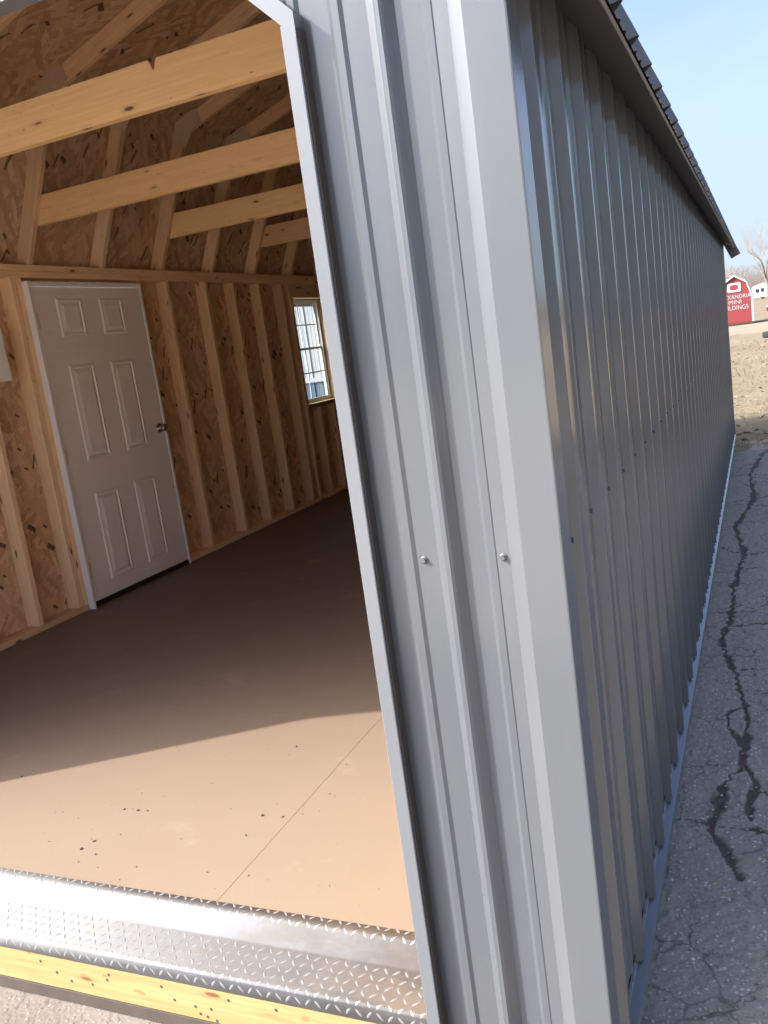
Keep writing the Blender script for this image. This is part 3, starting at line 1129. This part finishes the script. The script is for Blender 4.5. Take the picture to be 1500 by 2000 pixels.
def on_plate(s):
    i = min(max(int(np.searchsorted(S, s)) - 1, 0), len(seg) - 1)
    t = (PR[i + 1] - PR[i]) / seg[i]
    p = PR[i] + t * (s - S[i])
    n = np.array((t[1], -t[0]))
    if n[1] < 0 and abs(n[1]) > 1e-6: n = -n
    if abs(n[1]) <= 1e-6 and n[0] > 0: n = -n
    return p, t, n


def on_slope(s):
    q = on_plate(s)[1]
    return 2 if abs(q[1]) > .35 and abs(q[0]) > .35 else 0


V, F = [], []
pitch = .026
nx_ = int((JR - JL) / pitch) + 1
rows = int(S[-1] / pitch)
for r in range(rows + 1):
    s0 = .004 + r * pitch
    if s0 > S[-1] - .004: break
    if on_slope(s0): continue
    for i in range(nx_):
        x = JR - .012 - i * pitch
        ang = math.radians(52) if (i + r) % 2 else math.radians(-52)
        p, t, n = on_plate(s0)
        hl, hw, hh = .0128, .0032, .0011
        ca, sa = math.cos(ang), math.sin(ang)
        b = len(V)
        for a_, w_, z_ in ((-hl, 0, .0), (-hl * .35, hw, 0), (hl * .35, hw, 0), (hl, 0, 0), (hl * .35, -hw, 0), (-hl * .35, -hw, 0),
                           (-hl * .6, 0, hh * .75), (0, hw * .35, hh), (hl * .6, 0, hh * .75), (0, -hw * .35, hh)):
            ds = a_ * sa + w_ * ca
            dx = a_ * ca - w_ * sa
            pp, tt, nn = on_plate(min(max(s0 + ds, 0), S[-1]))
            q = pp + nn * (z_ + .0001)
            V.append((x + dx, q[0], q[1]))
        F += [(b, b + 1, b + 6), (b + 1, b + 7, b + 6), (b + 1, b + 2, b + 7), (b + 2, b + 8, b + 7), (b + 2, b + 3, b + 8), (b + 3, b + 4, b + 8),
              (b + 4, b + 9, b + 8), (b + 4, b + 5, b + 9), (b + 5, b + 6, b + 9), (b + 5, b, b + 6), (b + 6, b + 7, b + 9), (b + 7, b + 8, b + 9)]
me = fix_normals(mesh_from("tread_pattern", V, F, M_TREAD, True))
link("tread_pattern", me, plate, kind="stuff")

# ================================================================== small things in the shed
def sheet_paper():
    V, F = [], []
    ny, nz = 6, 8
    for i in range(ny + 1):
        for j in range(nz + 1):
            y = 2.275 + .215 * i / ny
            z = 1.715 + .30 * j / nz
            V.append((WX + .004 + .012 * (i / ny) ** 2 * (1 - .5 * j / nz) + .002 * math.sin(j), y, z))
    for i in range(ny):
        for j in range(nz):
            a = i * (nz + 1) + j
            F.append((a, a + nz + 1, a + nz + 2, a + 1))
    n = len(V)
    V += [(x - .0006, y, z) for x, y, z in V]
    F += [tuple(n + q for q in f[::-1]) for f in F]
    return mesh_from("paper_sheet", V, F, M_PAPER, True)


link("paper_sheet", sheet_paper(), None, None, "white paper sheet pinned to a stud left of the white door", "paper")

crumbs = [(-1.685, .642, 2), (-1.656, .648, 1), (-1.632, .645, 2.4), (-1.594, .648, 1.6), (-1.178, .689, 2.8), (-1.106, .692, 2.2), (-1.17, .579, 2), (-1.653, .459, 2.2), (-1.674, .47, 1.2),
          (-1.665, .415, 2.6), (-1.595, .399, 1.9), (-1.623, .355, 1.2), (-1.416, .37, 1.7), (-1.59, .508, 1.2), (-1.18, .39, 1.2), (-1.049, .399, 1.3), (-1.301, 1.137, 2), (-1.018, .846, 1.5),
          (-.995, .837, 1), (-1.05, 1.038, 1.2), (-1.474, .844, 1.2), (-2.28, .775, 2), (-1.73, .768, .9), (-1.695, .746, 1.1), (-1.785, 1.073, 1), (-1.76, 1.047, .8), (-1.403, 1.103, .9), (-1.295, 1.075, 1),
          (-1.58, 1.027, .8), (-1.539, 1.029, .8), (-1.903, .588, 1.3), (-1.929, .581, 1), (-1.815, .566, 1), (-1.751, .657, 1), (-1.596, .738, 1), (-1.307, .707, 1.1), (-1.165, .76, 1), (-1.068, .762, .9), (-1.05, .719, 1.2),
          (-1.004, .745, .9), (-1.37, .525, 1.1), (-1.716, .518, .8), (-1.811, .43, 1), (-1.538, .344, .9), (-1.425, .306, 1), (-1.447, .294, .8), (-1.193, 1.369, .8), (-1.904, 1.092, 1), (-.984, .393, .8), (-.798, .404, .9), (-.66, .417, .9)]
for _ in range(60):
    crumbs.append((random.uniform(-2.6, -.4), .3 + 1.2 * random.random() ** 1.3, random.uniform(.3, .7)))
V, F = [], []
ICO = bmesh.new(); bmesh.ops.create_icosphere(ICO, subdivisions=1, radius=1)
icoV = [tuple(v.co) for v in ICO.verts]; icoF = [tuple(v.index for v in f.verts) for f in ICO.faces]; ICO.free()


def rock(V, F, x, y, z, r, flat=.6):
    b = len(V)
    a = random.uniform(0, 6.28)
    ex = random.uniform(.7, 1.4)
    for q in icoV:
        k = random.uniform(.75, 1.2)
        X, Y = q[0] * ex * k, q[1] * k / ex
        V.append((x + r * (X * math.cos(a) - Y * math.sin(a)), y + r * (X * math.sin(a) + Y * math.cos(a)), z + r * flat * (q[2] * k + .6)))
    F += [tuple(b + i for i in f) for f in icoF]


for x, y, s in crumbs:
    rock(V, F, x, y, FZ, .0022 * s, .6)
link("floor_debris", mesh_from("floor_debris", V, F, M_CRUMB), None, None, "scattered dark mud crumbs on the sunlit brown floor", "debris", None, "stuff")

# ================================================================== ground
CR = [[(.101, 3.738), (.109, 3.22), (.066, 2.882), (.11, 2.616), (.148, 2.457), (.17, 2.238), (.189, 2.127)],
      [(.189, 2.127), (.114, 2.055), (.131, 1.913), (.169, 1.841), (.187, 1.716)],
      [(.189, 2.127), (.199, 2.001), (.193, 1.825), (.187, 1.716)],
      [(.187, 1.716), (.174, 1.595), (.125, 1.492), (.117, 1.343), (.1, 1.244)],
      [(.187, 1.716), (.204, 1.599), (.234, 1.478), (.206, 1.371), (.214, 1.29)],
      [(-.1, 1.26), (.003, 1.254), (.1, 1.244), (.266, 1.233), (.6, 1.3)],
      [(.1, 1.244), (.145, 1.112), (.173, 1.024), (.193, .961)],
      [(-.1, 3.03), (-.028, 3.045), (.134, 3.08), (.282, 3.114), (.6, 3.0)],
      [(.147, 2.509), (.277, 2.53), (.6, 2.6)], [(.17, 2.25), (.275, 2.27), (.5, 2.2)], [(.216, 1.982), (.272, 1.968), (.5, 1.95)], [(.234, 1.478), (.268, 1.453), (.5, 1.4)],
      [(.101, 3.738), (.15, 4.4), (.08, 5.2), (.2, 6.1), (.16, 7.2), (.28, 8.4)], [(0, 4.6), (.15, 4.4), (.4, 4.5)], [(.0, 6.0), (.2, 6.1), (.5, 6.3)], [(0, 7.1), (.16, 7.2), (.5, 7.0)]]
CW = [.010, .007, .011, .009, .006, .004, .008, .005, .003, .003, .003, .003, .012, .006, .006, .006]
segs = []
for pl, wd in zip(CR, CW):
    for (a, b), (c, d) in zip(pl[:-1], pl[1:]):
        segs.append((a, b, c, d, wd))


def lines(a, b, coarse, fa, fb, fine):
    L = list(np.arange(a, fa, coarse)) + list(np.arange(fa, fb, fine)) + list(np.arange(fb, b, coarse)) + [b]
    return np.array(sorted(set(np.round(L, 5))))


gx = lines(-9, 7, .5, -.04, .40, .005)
gy = np.concatenate([np.arange(-7, .25, .35), np.arange(.25, 4.2, .0075), np.arange(4.2, 9.0, .03), np.arange(9.0, 9.71, .04)])
GX, GY = np.meshgrid(gx, gy, indexing='ij')
cr_at = np.zeros_like(GX)


def vnoise(x, y, f, seed):
    """cheap smooth value noise"""
    r = np.random.default_rng(seed).random((64, 64))
    xx, yy = (x * f) % 63, (y * f) % 63
    i, j = xx.astype(int), yy.astype(int)
    u, v = xx - i, yy - j
    u, v = u * u * (3 - 2 * u), v * v * (3 - 2 * v)
    i2, j2 = (i + 1) % 64, (j + 1) % 64
    return (r[i, j] * (1 - u) + r[i2, j] * u) * (1 - v) + (r[i, j2] * (1 - u) + r[i2, j2] * u) * v


WXn = GX + (vnoise(GX + 9, GY + 9, 34, 1) - .5) * .022 + (vnoise(GX + 9, GY + 9, 80, 2) - .5) * .004
WYn = GY + (vnoise(GX + 9, GY + 9, 34, 3) - .5) * .03 + (vnoise(GX + 9, GY + 9, 80, 4) - .5) * .005
for a, b, c, d, wd in segs:
    m = (GX > min(a, c) - .08) & (GX < max(a, c) + .08) & (GY > min(b, d) - .08) & (GY < max(b, d) + .08)
    if not m.any(): continue
    px, py = WXn[m], WYn[m]
    L2 = (c - a) ** 2 + (d - b) ** 2
    t = np.clip(((px - a) * (c - a) + (py - b) * (d - b)) / L2, 0, 1)
    dist = np.hypot(px - a - t * (c - a), py - b - t * (d - b))
    ww = wd * (.22 + 1.9 * vnoise(px + 9, py + 9, 13, 5) ** 1.3)
    cr_at[m] = np.maximum(cr_at[m], np.clip((ww * 1.75 - dist) / (ww * .9), 0, 1))
GZ = -.0055 * cr_at + (vnoise(GX + 9, GY + 9, 5, 6) - .5) * .008 + (vnoise(GX + 9, GY + 9, 60, 8) - .5) * .0035
# ragged far edge of the asphalt
edge = 9.05 + .35 * vnoise(GX + 9, GX * 0 + 3, 1.6, 9) + .12 * vnoise(GX + 9, GX * 0 + 5, 9, 10)
GY2 = np.where(GY > 9.0, 9.0 + (GY - 9.0) * (edge - 9.0 + .25) / .7, GY)
nI, nJ = GX.shape
V = np.stack([GX, GY2, GZ], -1).reshape(-1, 3)
idx = np.arange(nI * nJ).reshape(nI, nJ)
Fq = np.stack([idx[:-1, :-1], idx[1:, :-1], idx[1:, 1:], idx[:-1, 1:]], -1).reshape(-1, 4)
me = bpy.data.meshes.new("asphalt")
me.from_pydata(V.tolist(), [], Fq.tolist())
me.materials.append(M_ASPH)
at = me.attributes.new("crack", 'FLOAT', 'POINT')
at.data.foreach_set('value', cr_at.reshape(-1).astype(np.float32))
dn = vnoise(GX + 9, GY + 9, 2.3, 21) * .6 + vnoise(GX + 9, GY + 9, 9, 22) * .3 + vnoise(GX + 9, GY + 9, 24, 23) * .2
dirt_at = np.clip(((GY - 8.0) / 1.2 + (dn - .55) * 1.6) * 1.4, 0, 1) * (GX > -6) + np.clip((-GY - 1.2) / 1.5 + (dn - .55) * 1.5, 0, 1)
at = me.attributes.new("dirt", 'FLOAT', 'POINT')
at.data.foreach_set('value', np.clip(dirt_at, 0, 1).reshape(-1).astype(np.float32))
me.update()
link("asphalt", me, kind="structure")
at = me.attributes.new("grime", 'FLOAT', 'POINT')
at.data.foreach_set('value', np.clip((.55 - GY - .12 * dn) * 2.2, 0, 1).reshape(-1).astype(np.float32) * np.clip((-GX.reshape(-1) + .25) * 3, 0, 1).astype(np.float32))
# pale ground added out of view to bounce light into the shed
V, F = [], []
nx2, ny2 = 60, 40
for i in range(nx2 + 1):
    for j in range(ny2 + 1):
        x = -30 + 60 * i / nx2
        y = -2.6 - 32 * (j / ny2) ** 1.3 + (.35 * math.sin(x * 1.7) + .2 * math.sin(x * 4.1)) * (j == 0)
        V.append((x, y, .008 + .012 * noise.noise((x * .4, y * .4, 0)) ** 2))
for i in range(nx2):
    for j in range(ny2):
        a = i * (ny2 + 1) + j
        F.append((a, a + 1, a + ny2 + 2, a + ny2 + 1))
link("bounce_ground", mesh_from("bounce_ground", V, F, M_BOUNCE), kind="structure")

# dirt / terrain to the horizon
gx = np.concatenate([-np.geomspace(700, 6, 26), np.arange(-5.5, 8, .25), np.geomspace(8.2, 700, 26)])
gy = np.concatenate([-np.geomspace(400, 9, 12), np.arange(-8, 8.4, 1.5), np.arange(8.4, 22, .07), np.geomspace(22.2, 900, 60)])
GX, GY = np.meshgrid(gx, gy, indexing='ij')
GZ = np.where(GY > 58, (np.minimum(GY, 330) - 58) * .0078, 0.0) - .03
bump = (vnoise(GX + 20, GY + 20, .9, 11) - .5) * .09 + (vnoise(GX + 20, GY + 20, 3.1, 12) - .5) * .06 + (vnoise(GX + 20, GY + 20, 7, 13) - .5) * .03
GZ = GZ + np.where((GY > 8.3) & (GY < 60), (bump + .035) * np.clip((44 - GY) / 8, 0, 1), 0)
nI, nJ = GX.shape
V = np.stack([GX, GY, GZ], -1).reshape(-1, 3)
idx = np.arange(nI * nJ).reshape(nI, nJ)
Fq = np.stack([idx[:-1, :-1], idx[1:, :-1], idx[1:, 1:], idx[:-1, 1:]], -1).reshape(-1, 4)
me = bpy.data.meshes.new("dirt_ground")
me.from_pydata(V.tolist(), [], Fq.tolist())
me.materials.append(M_DIRT)
me.polygons.foreach_set('use_smooth', [True] * len(me.polygons))
link("dirt_ground", me, kind="structure")
V, F = [], []
for k in range(41):
    x = -40 + k * 2
    V += [(x, 40.5 + .8 * math.sin(x * .5) + random.uniform(-.3, .3), -.022), (x, 57 + random.uniform(-.5, .5), -.022)]
for k in range(40):
    F.append((k * 2, k * 2 + 2, k * 2 + 3, k * 2 + 1))
link("gravel_road", mesh_from("gravel_road", V, F, M_ROAD), kind="structure")

# loose stones on the asphalt
V, F = [], []
for _ in range(1500):
    y = .3 + 8 * random.random() ** 2
    rock(V, F, random.uniform(.0, .36 + .04 * y), y, 0, random.choice([.0014, .002, .0025, .003, .004, .0052]), .55)
for _ in range(500):
    rock(V, F, random.uniform(-2.2, -.3), random.uniform(-.25, .075), 0, random.choice([.0015, .002, .003, .004]), .55)
for x, y, r in ((.155, 1.0, .0065), (.095, .93, .004), (.21, .62, .005), (.25, 2.8, .008), (.05, 2.6, .006), (-1.45, -.02, .005)):
    rock(V, F, x, y, 0, r, .6)
link("loose_gravel", mesh_from("loose_gravel", V, F, M_PEB), None, None, "small loose stones scattered on the cracked asphalt", "gravel", None, "stuff")

# leaves, straw on the dirt
V, F = [], []
for _ in range(800):
    y = 8.75 + 24 * random.random() ** 1.7
    x = random.uniform(-.6, 1.2 + .03 * y)
    s = random.uniform(.02, .055)
    a = random.uniform(0, 6.28)
    t1, t2 = random.uniform(-.5, .5), random.uniform(-.5, .5)
    z = .05 + random.uniform(0, .03)
    b = len(V)
    for q, (p1, p2) in enumerate(((-1, 0), (-.2, .5), (1, 0), (-.2, -.5))):
        X, Y = p1 * math.cos(a) - p2 * math.sin(a), p1 * math.sin(a) + p2 * math.cos(a)
        V.append((x + s * X, y + s * Y, z + s * (t1 * X + t2 * Y) + (0.01 if q in (1, 3) else 0)))
    F += [(b, b + 1, b + 2), (b, b + 2, b + 3)]
link("fallen_leaves", mesh_from("fallen_leaves", V, F, M_LEAF), None, None, "dry fallen leaves littering the bare dirt beyond the asphalt", "leaves", None, "stuff")
V, F = [], []
for _ in range(900):
    y = 8.7 + 16 * random.random() ** 1.5
    x = random.uniform(-.4, 1.3)
    for _b in range(7):
        a = random.uniform(0, 6.28); h = random.uniform(.03, .10); ln = random.uniform(.3, 1.2)
        bx_, by_ = x + random.uniform(-.04, .04), y + random.uniform(-.04, .04)
        wv = .002
        b = len(V)
        V += [(bx_ - wv * math.sin(a), by_ + wv * math.cos(a), .0), (bx_ + wv * math.sin(a), by_ - wv * math.cos(a), .0), (bx_ + h * ln * math.cos(a), by_ + h * ln * math.sin(a), h)]
        F.append((b, b + 1, b + 2))
link("dry_grass", mesh_from("dry_grass", V, F, M_STRAW), None, None, "dry straw coloured grass tufts on the bare dirt", "grass", None, "stuff")

# ================================================================== background
BY = 56.8
barn = empty("red_barn", (-1.007, BY, .10), "small red gambrel barn with white trim and painted white lettering", "barn")
bc = -1.007
body = [(bc - .93, .12), (bc + .93, .12), (bc + .93, 1.62), (bc + .63, 2.50), (bc, 2.90), (bc - .63, 2.50), (bc - .93, 1.62)]
prism("wall", barn, M_RED, body, BY, BY + 3.0)
for s in (1, -1):
    for (xa, za), (xb, zb_) in (((bc + s * 1.02, 1.50), (bc + s * .66, 2.56)), ((bc + s * .68, 2.54), (bc, 2.975))):
        plank("roof", barn, M_SHINGLE, (xa, BY + 1.5, za), (xb, BY + 1.5, zb_), (0, 1, 0), 3.24, .05, .004)
        plank("rake_board", barn, M_WPAINT, (xa - s * .03, BY - .13, za - .035), (xb - s * .0, BY - .13, zb_ - .05), (0, 0, 1) if abs(zb_ - za) < .7 else (1, 0, 0), .075, .025, .003)
    bx("corner_board", barn, M_WPAINT, (bc + s * .93 - .05, bc + s * .93 + .055), (BY - .03, BY + .05), (.12, 1.52), 'z')
bx("base_board", barn, M_SKID, (bc - .95, bc + .95), (BY + .02, BY + 2.9), (.02, .12), 'x')


def ring_plate(cx, cz, w2, h2, hw, hh, y0, y1, mat, n=32):
    V, F = [], []
    for yy in (y0, y1):
        for k in range(n):
            a = 2 * math.pi * k / n + math.pi / n
            c, s = math.cos(a), math.sin(a)
            m = max(abs(c), abs(s))
            V.append((cx + w2 * c / m, yy, cz + h2 * s / m))
        for k in range(n):
            a = 2 * math.pi * k / n + math.pi / n
            c, s = math.cos(a), math.sin(a)
            V.append((cx + hw * math.copysign(abs(c) ** .6, c), yy, cz + hh * math.copysign(abs(s) ** .6, s)))
    for k in range(n):
        m = (k + 1) % n
        F += [(k, m, n + m, n + k), (2 * n + k, 3 * n + k, 3 * n + m, 2 * n + m), (k, 2 * n + k, 2 * n + m, m), (n + k, n + m, 3 * n + m, 3 * n + k)]
    return fix_normals(mesh_from("loft_frame", V, F, mat))


link("loft_frame", ring_plate(bc - .03, 2.24, .375, .27, .24, .16, BY - .035, BY - .004, M_WPAINT), barn)
bx("loft_door", barn, M_RED, (bc - .27, bc + .21), (BY - .022, BY - .003), (2.08, 2.40), 'x', .004)


def text(body_, xc, z, width, h, parent, y, mat):
    cu_ = bpy.data.curves.new("lettering", 'FONT')
    cu_.body = body_
    cu_.align_x = 'LEFT'
    cu_.size = 1.0
    cu_.extrude = .02
    cu_.offset = -.006
    cu_.space_character = 1.05
    tmp = bpy.data.objects.new("tmp", cu_)
    COL.objects.link(tmp)
    dg = bpy.context.evaluated_depsgraph_get()
    me = bpy.data.meshes.new_from_object(tmp.evaluated_get(dg))
    bpy.data.objects.remove(tmp)
    co = np.zeros(len(me.vertices) * 3); me.vertices.foreach_get('co', co); co = co.reshape(-1, 3)
    mn, mx = co.min(0), co.max(0)
    co[:, 0] = (co[:, 0] - mn[0]) / (mx[0] - mn[0]) * width + xc
    zz = (co[:, 1] - mn[1]) / (mx[1] - mn[1]) * h + z
    yy = y - (co[:, 2] - mn[2]) * .5
    me.vertices.foreach_set('co', np.stack([co[:, 0], yy, zz], 1).reshape(-1))
    me.materials.clear(); me.materials.append(mat)
    me.update()
    return link("lettering", me, parent)


text("ALEXANDRIA", -1.935, 1.572, 1.805, .235, barn, BY - .006, M_WPAINT)
text("MINI", -1.375, 1.265, .70, .235, barn, BY - .006, M_WPAINT)
text("BUILDINGS", -1.83, .915, 1.53, .255, barn, BY - .006, M_WPAINT)

# white motorhome far behind the barn
mh = empty("motorhome", (1.0, 170, .85), "white motorhome with dark windows far beyond the red barn", "motorhome")
mz = .88
prism("body", mh, M_WPAINT, [(-.85, mz + .3), (6.2, mz + .3), (6.2, mz + 2.7), (1.0, mz + 2.7), (-.5, mz + 2.35), (-.85, mz + 2.0)], 169, 171.2)
for a, b, z0_, z1_ in ((-.2, .35, 1.15, 1.75), (.65, 1.15, 1.2, 1.8), (1.6, 2.6, 1.2, 1.8), (3.2, 4.2, 1.2, 1.8)):
    bx("window", mh, M_CARGLASS, (a, b), (168.96, 168.995), (mz + z0_, mz + z1_), 'x', .01)


def wheel_mesh(r, wdt, mat):
    V, F = [], []
    prof_ = [(r * .45, -wdt / 2), (r * .92, -wdt / 2), (r, -wdt / 3), (r, wdt / 3), (r * .92, wdt / 2), (r * .45, wdt / 2)]
    n = 20
    for k in range(n):
        a = 2 * math.pi * k / n
        for rr, h in prof_:
            V.append((rr * math.cos(a), h, rr * math.sin(a)))
    m = len(prof_)
    for k in range(n):
        for i in range(m):
            F.append((k * m + i, k * m + (i + 1) % m, ((k + 1) % n) * m + (i + 1) % m, ((k + 1) % n) * m + i))
    return fix_normals(mesh_from("wheel", V, F, mat, True))


wm_ = wheel_mesh(.38, .25, M_BLACK)
for x in (.9, 4.8):
    link("wheel", wm_, mh, Matrix.Translation((x, 169.15, mz + .36)))
    link("wheel", wm_, mh, Matrix.Translation((x, 171.0, mz + .36)))

# red car at the right edge of the view, nose towards the barn
cz_ = .14
car = empty("red_car", (2.9, 62.8, cz_), "red parked car whose nose shows at the right edge beyond the barn", "car")
side = [(.72, cz_ + .30), (.70, cz_ + .62), (.85, cz_ + .80), (1.7, cz_ + .92), (2.3, cz_ + .95), (2.95, cz_ + 1.40), (4.1, cz_ + 1.42), (4.75, cz_ + .98), (5.1, cz_ + .95), (5.15, cz_ + .5), (5.1, cz_ + .28)]
o = prism("body", car, M_REDCAR, side, 62.0, 63.7)
bm = bmesh.new(); bm.from_mesh(o.data)
bmesh.ops.bevel(bm, geom=[e for e in bm.edges], offset=.07, segments=2, affect='EDGES', clamp_overlap=True)
bm.to_mesh(o.data); bm.free()
prism("window", car, M_CARGLASS, [(2.5, cz_ + .99), (3.0, cz_ + 1.34), (3.45, cz_ + 1.36), (3.45, cz_ + .99)], 61.985, 61.998)
prism("window", car, M_CARGLASS, [(3.52, cz_ + .99), (3.52, cz_ + 1.36), (4.02, cz_ + 1.36), (4.5, cz_ + 1.0)], 61.985, 61.998)
bx("headlight", car, M_WPAINT, (.71, .86), (62.02, 62.25), (cz_ + .60, cz_ + .72), 'y', .02)
wm2 = wheel_mesh(.32, .21, M_BLACK)
for x in (1.5, 4.3):
    for yy in (62.06, 63.62):
        link("wheel", wm2, car, Matrix.Translation((x, yy, cz_ + .32)))

# dark tyre lying on the dirt
tm = wheel_mesh(.33, .22, M_BLACK)
tr = link("tyre", tm, None, Matrix.Translation((.69, 34.0, .15)) @ Matrix.Rotation(math.pi / 2, 4, 'X'),
          "black tyre lying flat on the tan dirt at the right edge", "tyre")


# bare trees
def tree_meshes(base, H, seed, spread=.55, levels=6, trunk_r=.22):
    R_ = random.Random(seed)
    tv, tf, cv, cf_ = [], [], [], []

    def tube(V, F, a, b, ra, rb, n):
        d = (b - a).normalized()
        s = d.orthogonal().normalized()
        t = d.cross(s)
        i0 = len(V)
        for p, r in ((a, ra), (b, rb)):
            for k in range(n):
                an = 2 * math.pi * k / n
                V.append(tuple(p + s * (r * math.cos(an)) + t * (r * math.sin(an))))
        for k in range(n):
            m = (k + 1) % n
            F.append((i0 + k, i0 + m, i0 + n + m, i0 + n + k))

    def grow(p, d, L, r, lev):
        steps = 3
        q = p.copy()
        rr = r
        for s in range(steps):
            d = (d + Vector((R_.uniform(-.18, .18), R_.uniform(-.18, .18), R_.uniform(-.05, .14)))).normalized()
            nq = q + d * (L / steps)
            r2 = rr * .86
            if lev <= 1:
                tube(tv, tf, q, nq, rr, r2, 6)
            else:
                tube(cv, cf_, q, nq, rr, r2, 3)
            if lev > 0 and lev < levels and s > 0 and R_.random() < .6:
                ax = Vector((R_.uniform(-1, 1), R_.uniform(-1, 1), R_.uniform(.0, .5))).normalized()
                grow(nq, (d * .6 + ax * .75).normalized(), L * .55, r2 * .5, lev + 1)
            q, rr = nq, r2
        if lev < levels:
            for _ in range(3 if lev < 3 else 2):
                ax = Vector((R_.uniform(-1, 1), R_.uniform(-1, 1), R_.uniform(-.1, .7))).normalized()
                grow(q, (d * .75 + ax * spread).normalized(), L * R_.uniform(.62, .85), rr * .68, lev + 1)

    grow(Vector(base), Vector((0, 0, 1)), H * .27, trunk_r, 0)
    return mesh_from("trunk", tv, tf, M_BARK, True), mesh_from("crown", cv, cf_, M_TWIG)


def terr(y):
    return max(0, min(y, 330) - 58) * .0078 - .03


def tree(x, y, H, seed, label, group=None, **kw):
    t_, c_ = tree_meshes((x, y, terr(y) - .1), H, seed, **kw)
    e_ = empty("bare_tree", (x, y, terr(y)), label, "tree", group)
    link("trunk", t_, e_)
    link("crown", c_, e_)


tree(1.75, 140, 12.5, 3, "large leafless tree with spreading grey limbs above the white motorhome", levels=6, trunk_r=.33)
tree(-6.5, 190, 9, 5, "leafless tree with a narrow crown rising behind the red barn roof", levels=5, trunk_r=.2)
tree(9.5, 165, 11, 8, "leafless tree standing beyond the parked red car", levels=5, trunk_r=.26)
# far brushy treeline
V, F = [], []
R_ = random.Random(11)
for _ in range(12000):
    x = R_.uniform(-90, 120)
    y = 255 + R_.uniform(-14, 25)
    h = R_.uniform(3.5, 9.5) * (.8 + .4 * math.sin(x * .07) ** 2)
    z = terr(y) - .2
    px_, py_, pz_ = x, y, z
    b0 = None
    r = R_.uniform(.04, .09)
    a = R_.uniform(-.5, .5)
    for s in range(3):
        nx2, nz2 = px_ + a * h / 3 + R_.uniform(-.3, .3), pz_ + h / 3
        b = len(V)
        V += [(px_ - r, py_, pz_), (px_ + r, py_, pz_), (px_, py_ + r, pz_), (nx2, py_, nz2)]
        F += [(b, b + 1, b + 3), (b + 1, b + 2, b + 3), (b + 2, b, b + 3)]
        for _t in range(3):
            b = len(V)
            ex, ez = nx2 + R_.uniform(-1.3, 1.3), nz2 + R_.uniform(.1, 1.4)
            V += [(nx2 - .03, py_, nz2 - .3), (nx2 + .03, py_, nz2 - .3), (ex, py_ + R_.uniform(-.6, .6), ez)]
            F.append((b, b + 1, b + 2))
        px_, pz_ = nx2, nz2
link("distant_brush", mesh_from("distant_brush", V, F, M_TWIG), None, None, "hazy far off line of bare brush and trees along the horizon", "brush", None, "stuff")

# white ribbed building seen through the window
nb = empty("white_metal_building", (-8, 12, 0), "white ribbed metal building with blue wainscot seen through the window", "building")


def n_siding(xa, xb, za, zb_, mat, proud):
    pts = rib_points(xa, xb, xa + .05)
    V, F = [], []
    for s, h in pts:
        V += [(s, 12 - h - proud, za), (s, 12 - h - proud, zb_)]
    for i in range(len(pts) - 1):
        F.append((i * 2, i * 2 + 2, i * 2 + 3, i * 2 + 1))
    return link("siding_panel", mesh_from("siding_panel", V, F, mat), nb)


x = -10.2
while x < -5.3:
    n_siding(x, x + .9144, 1.27, 3.4, M_NWHITE, .004)
    n_siding(x, x + .9144, .1, 1.19, M_NBLUE, .0)
    x += .9144
bx("wall", nb, M_NWHITE, (-10.2, -5.63), (12.02, 17), (.1, 3.4), 'x')
bx("band_trim", nb, M_NWHITE, (-10.2, -5.63), (11.965, 12.0), (1.19, 1.27), 'x', .003)
bx("roof", nb, M_SHINGLE, (-10.4, -5.4), (11.9, 17.2), (3.42, 3.5), 'x')
bx("base", nb, M_SKID, (-10.1, -5.7), (12.02, 17), (-.03, .1), 'x')
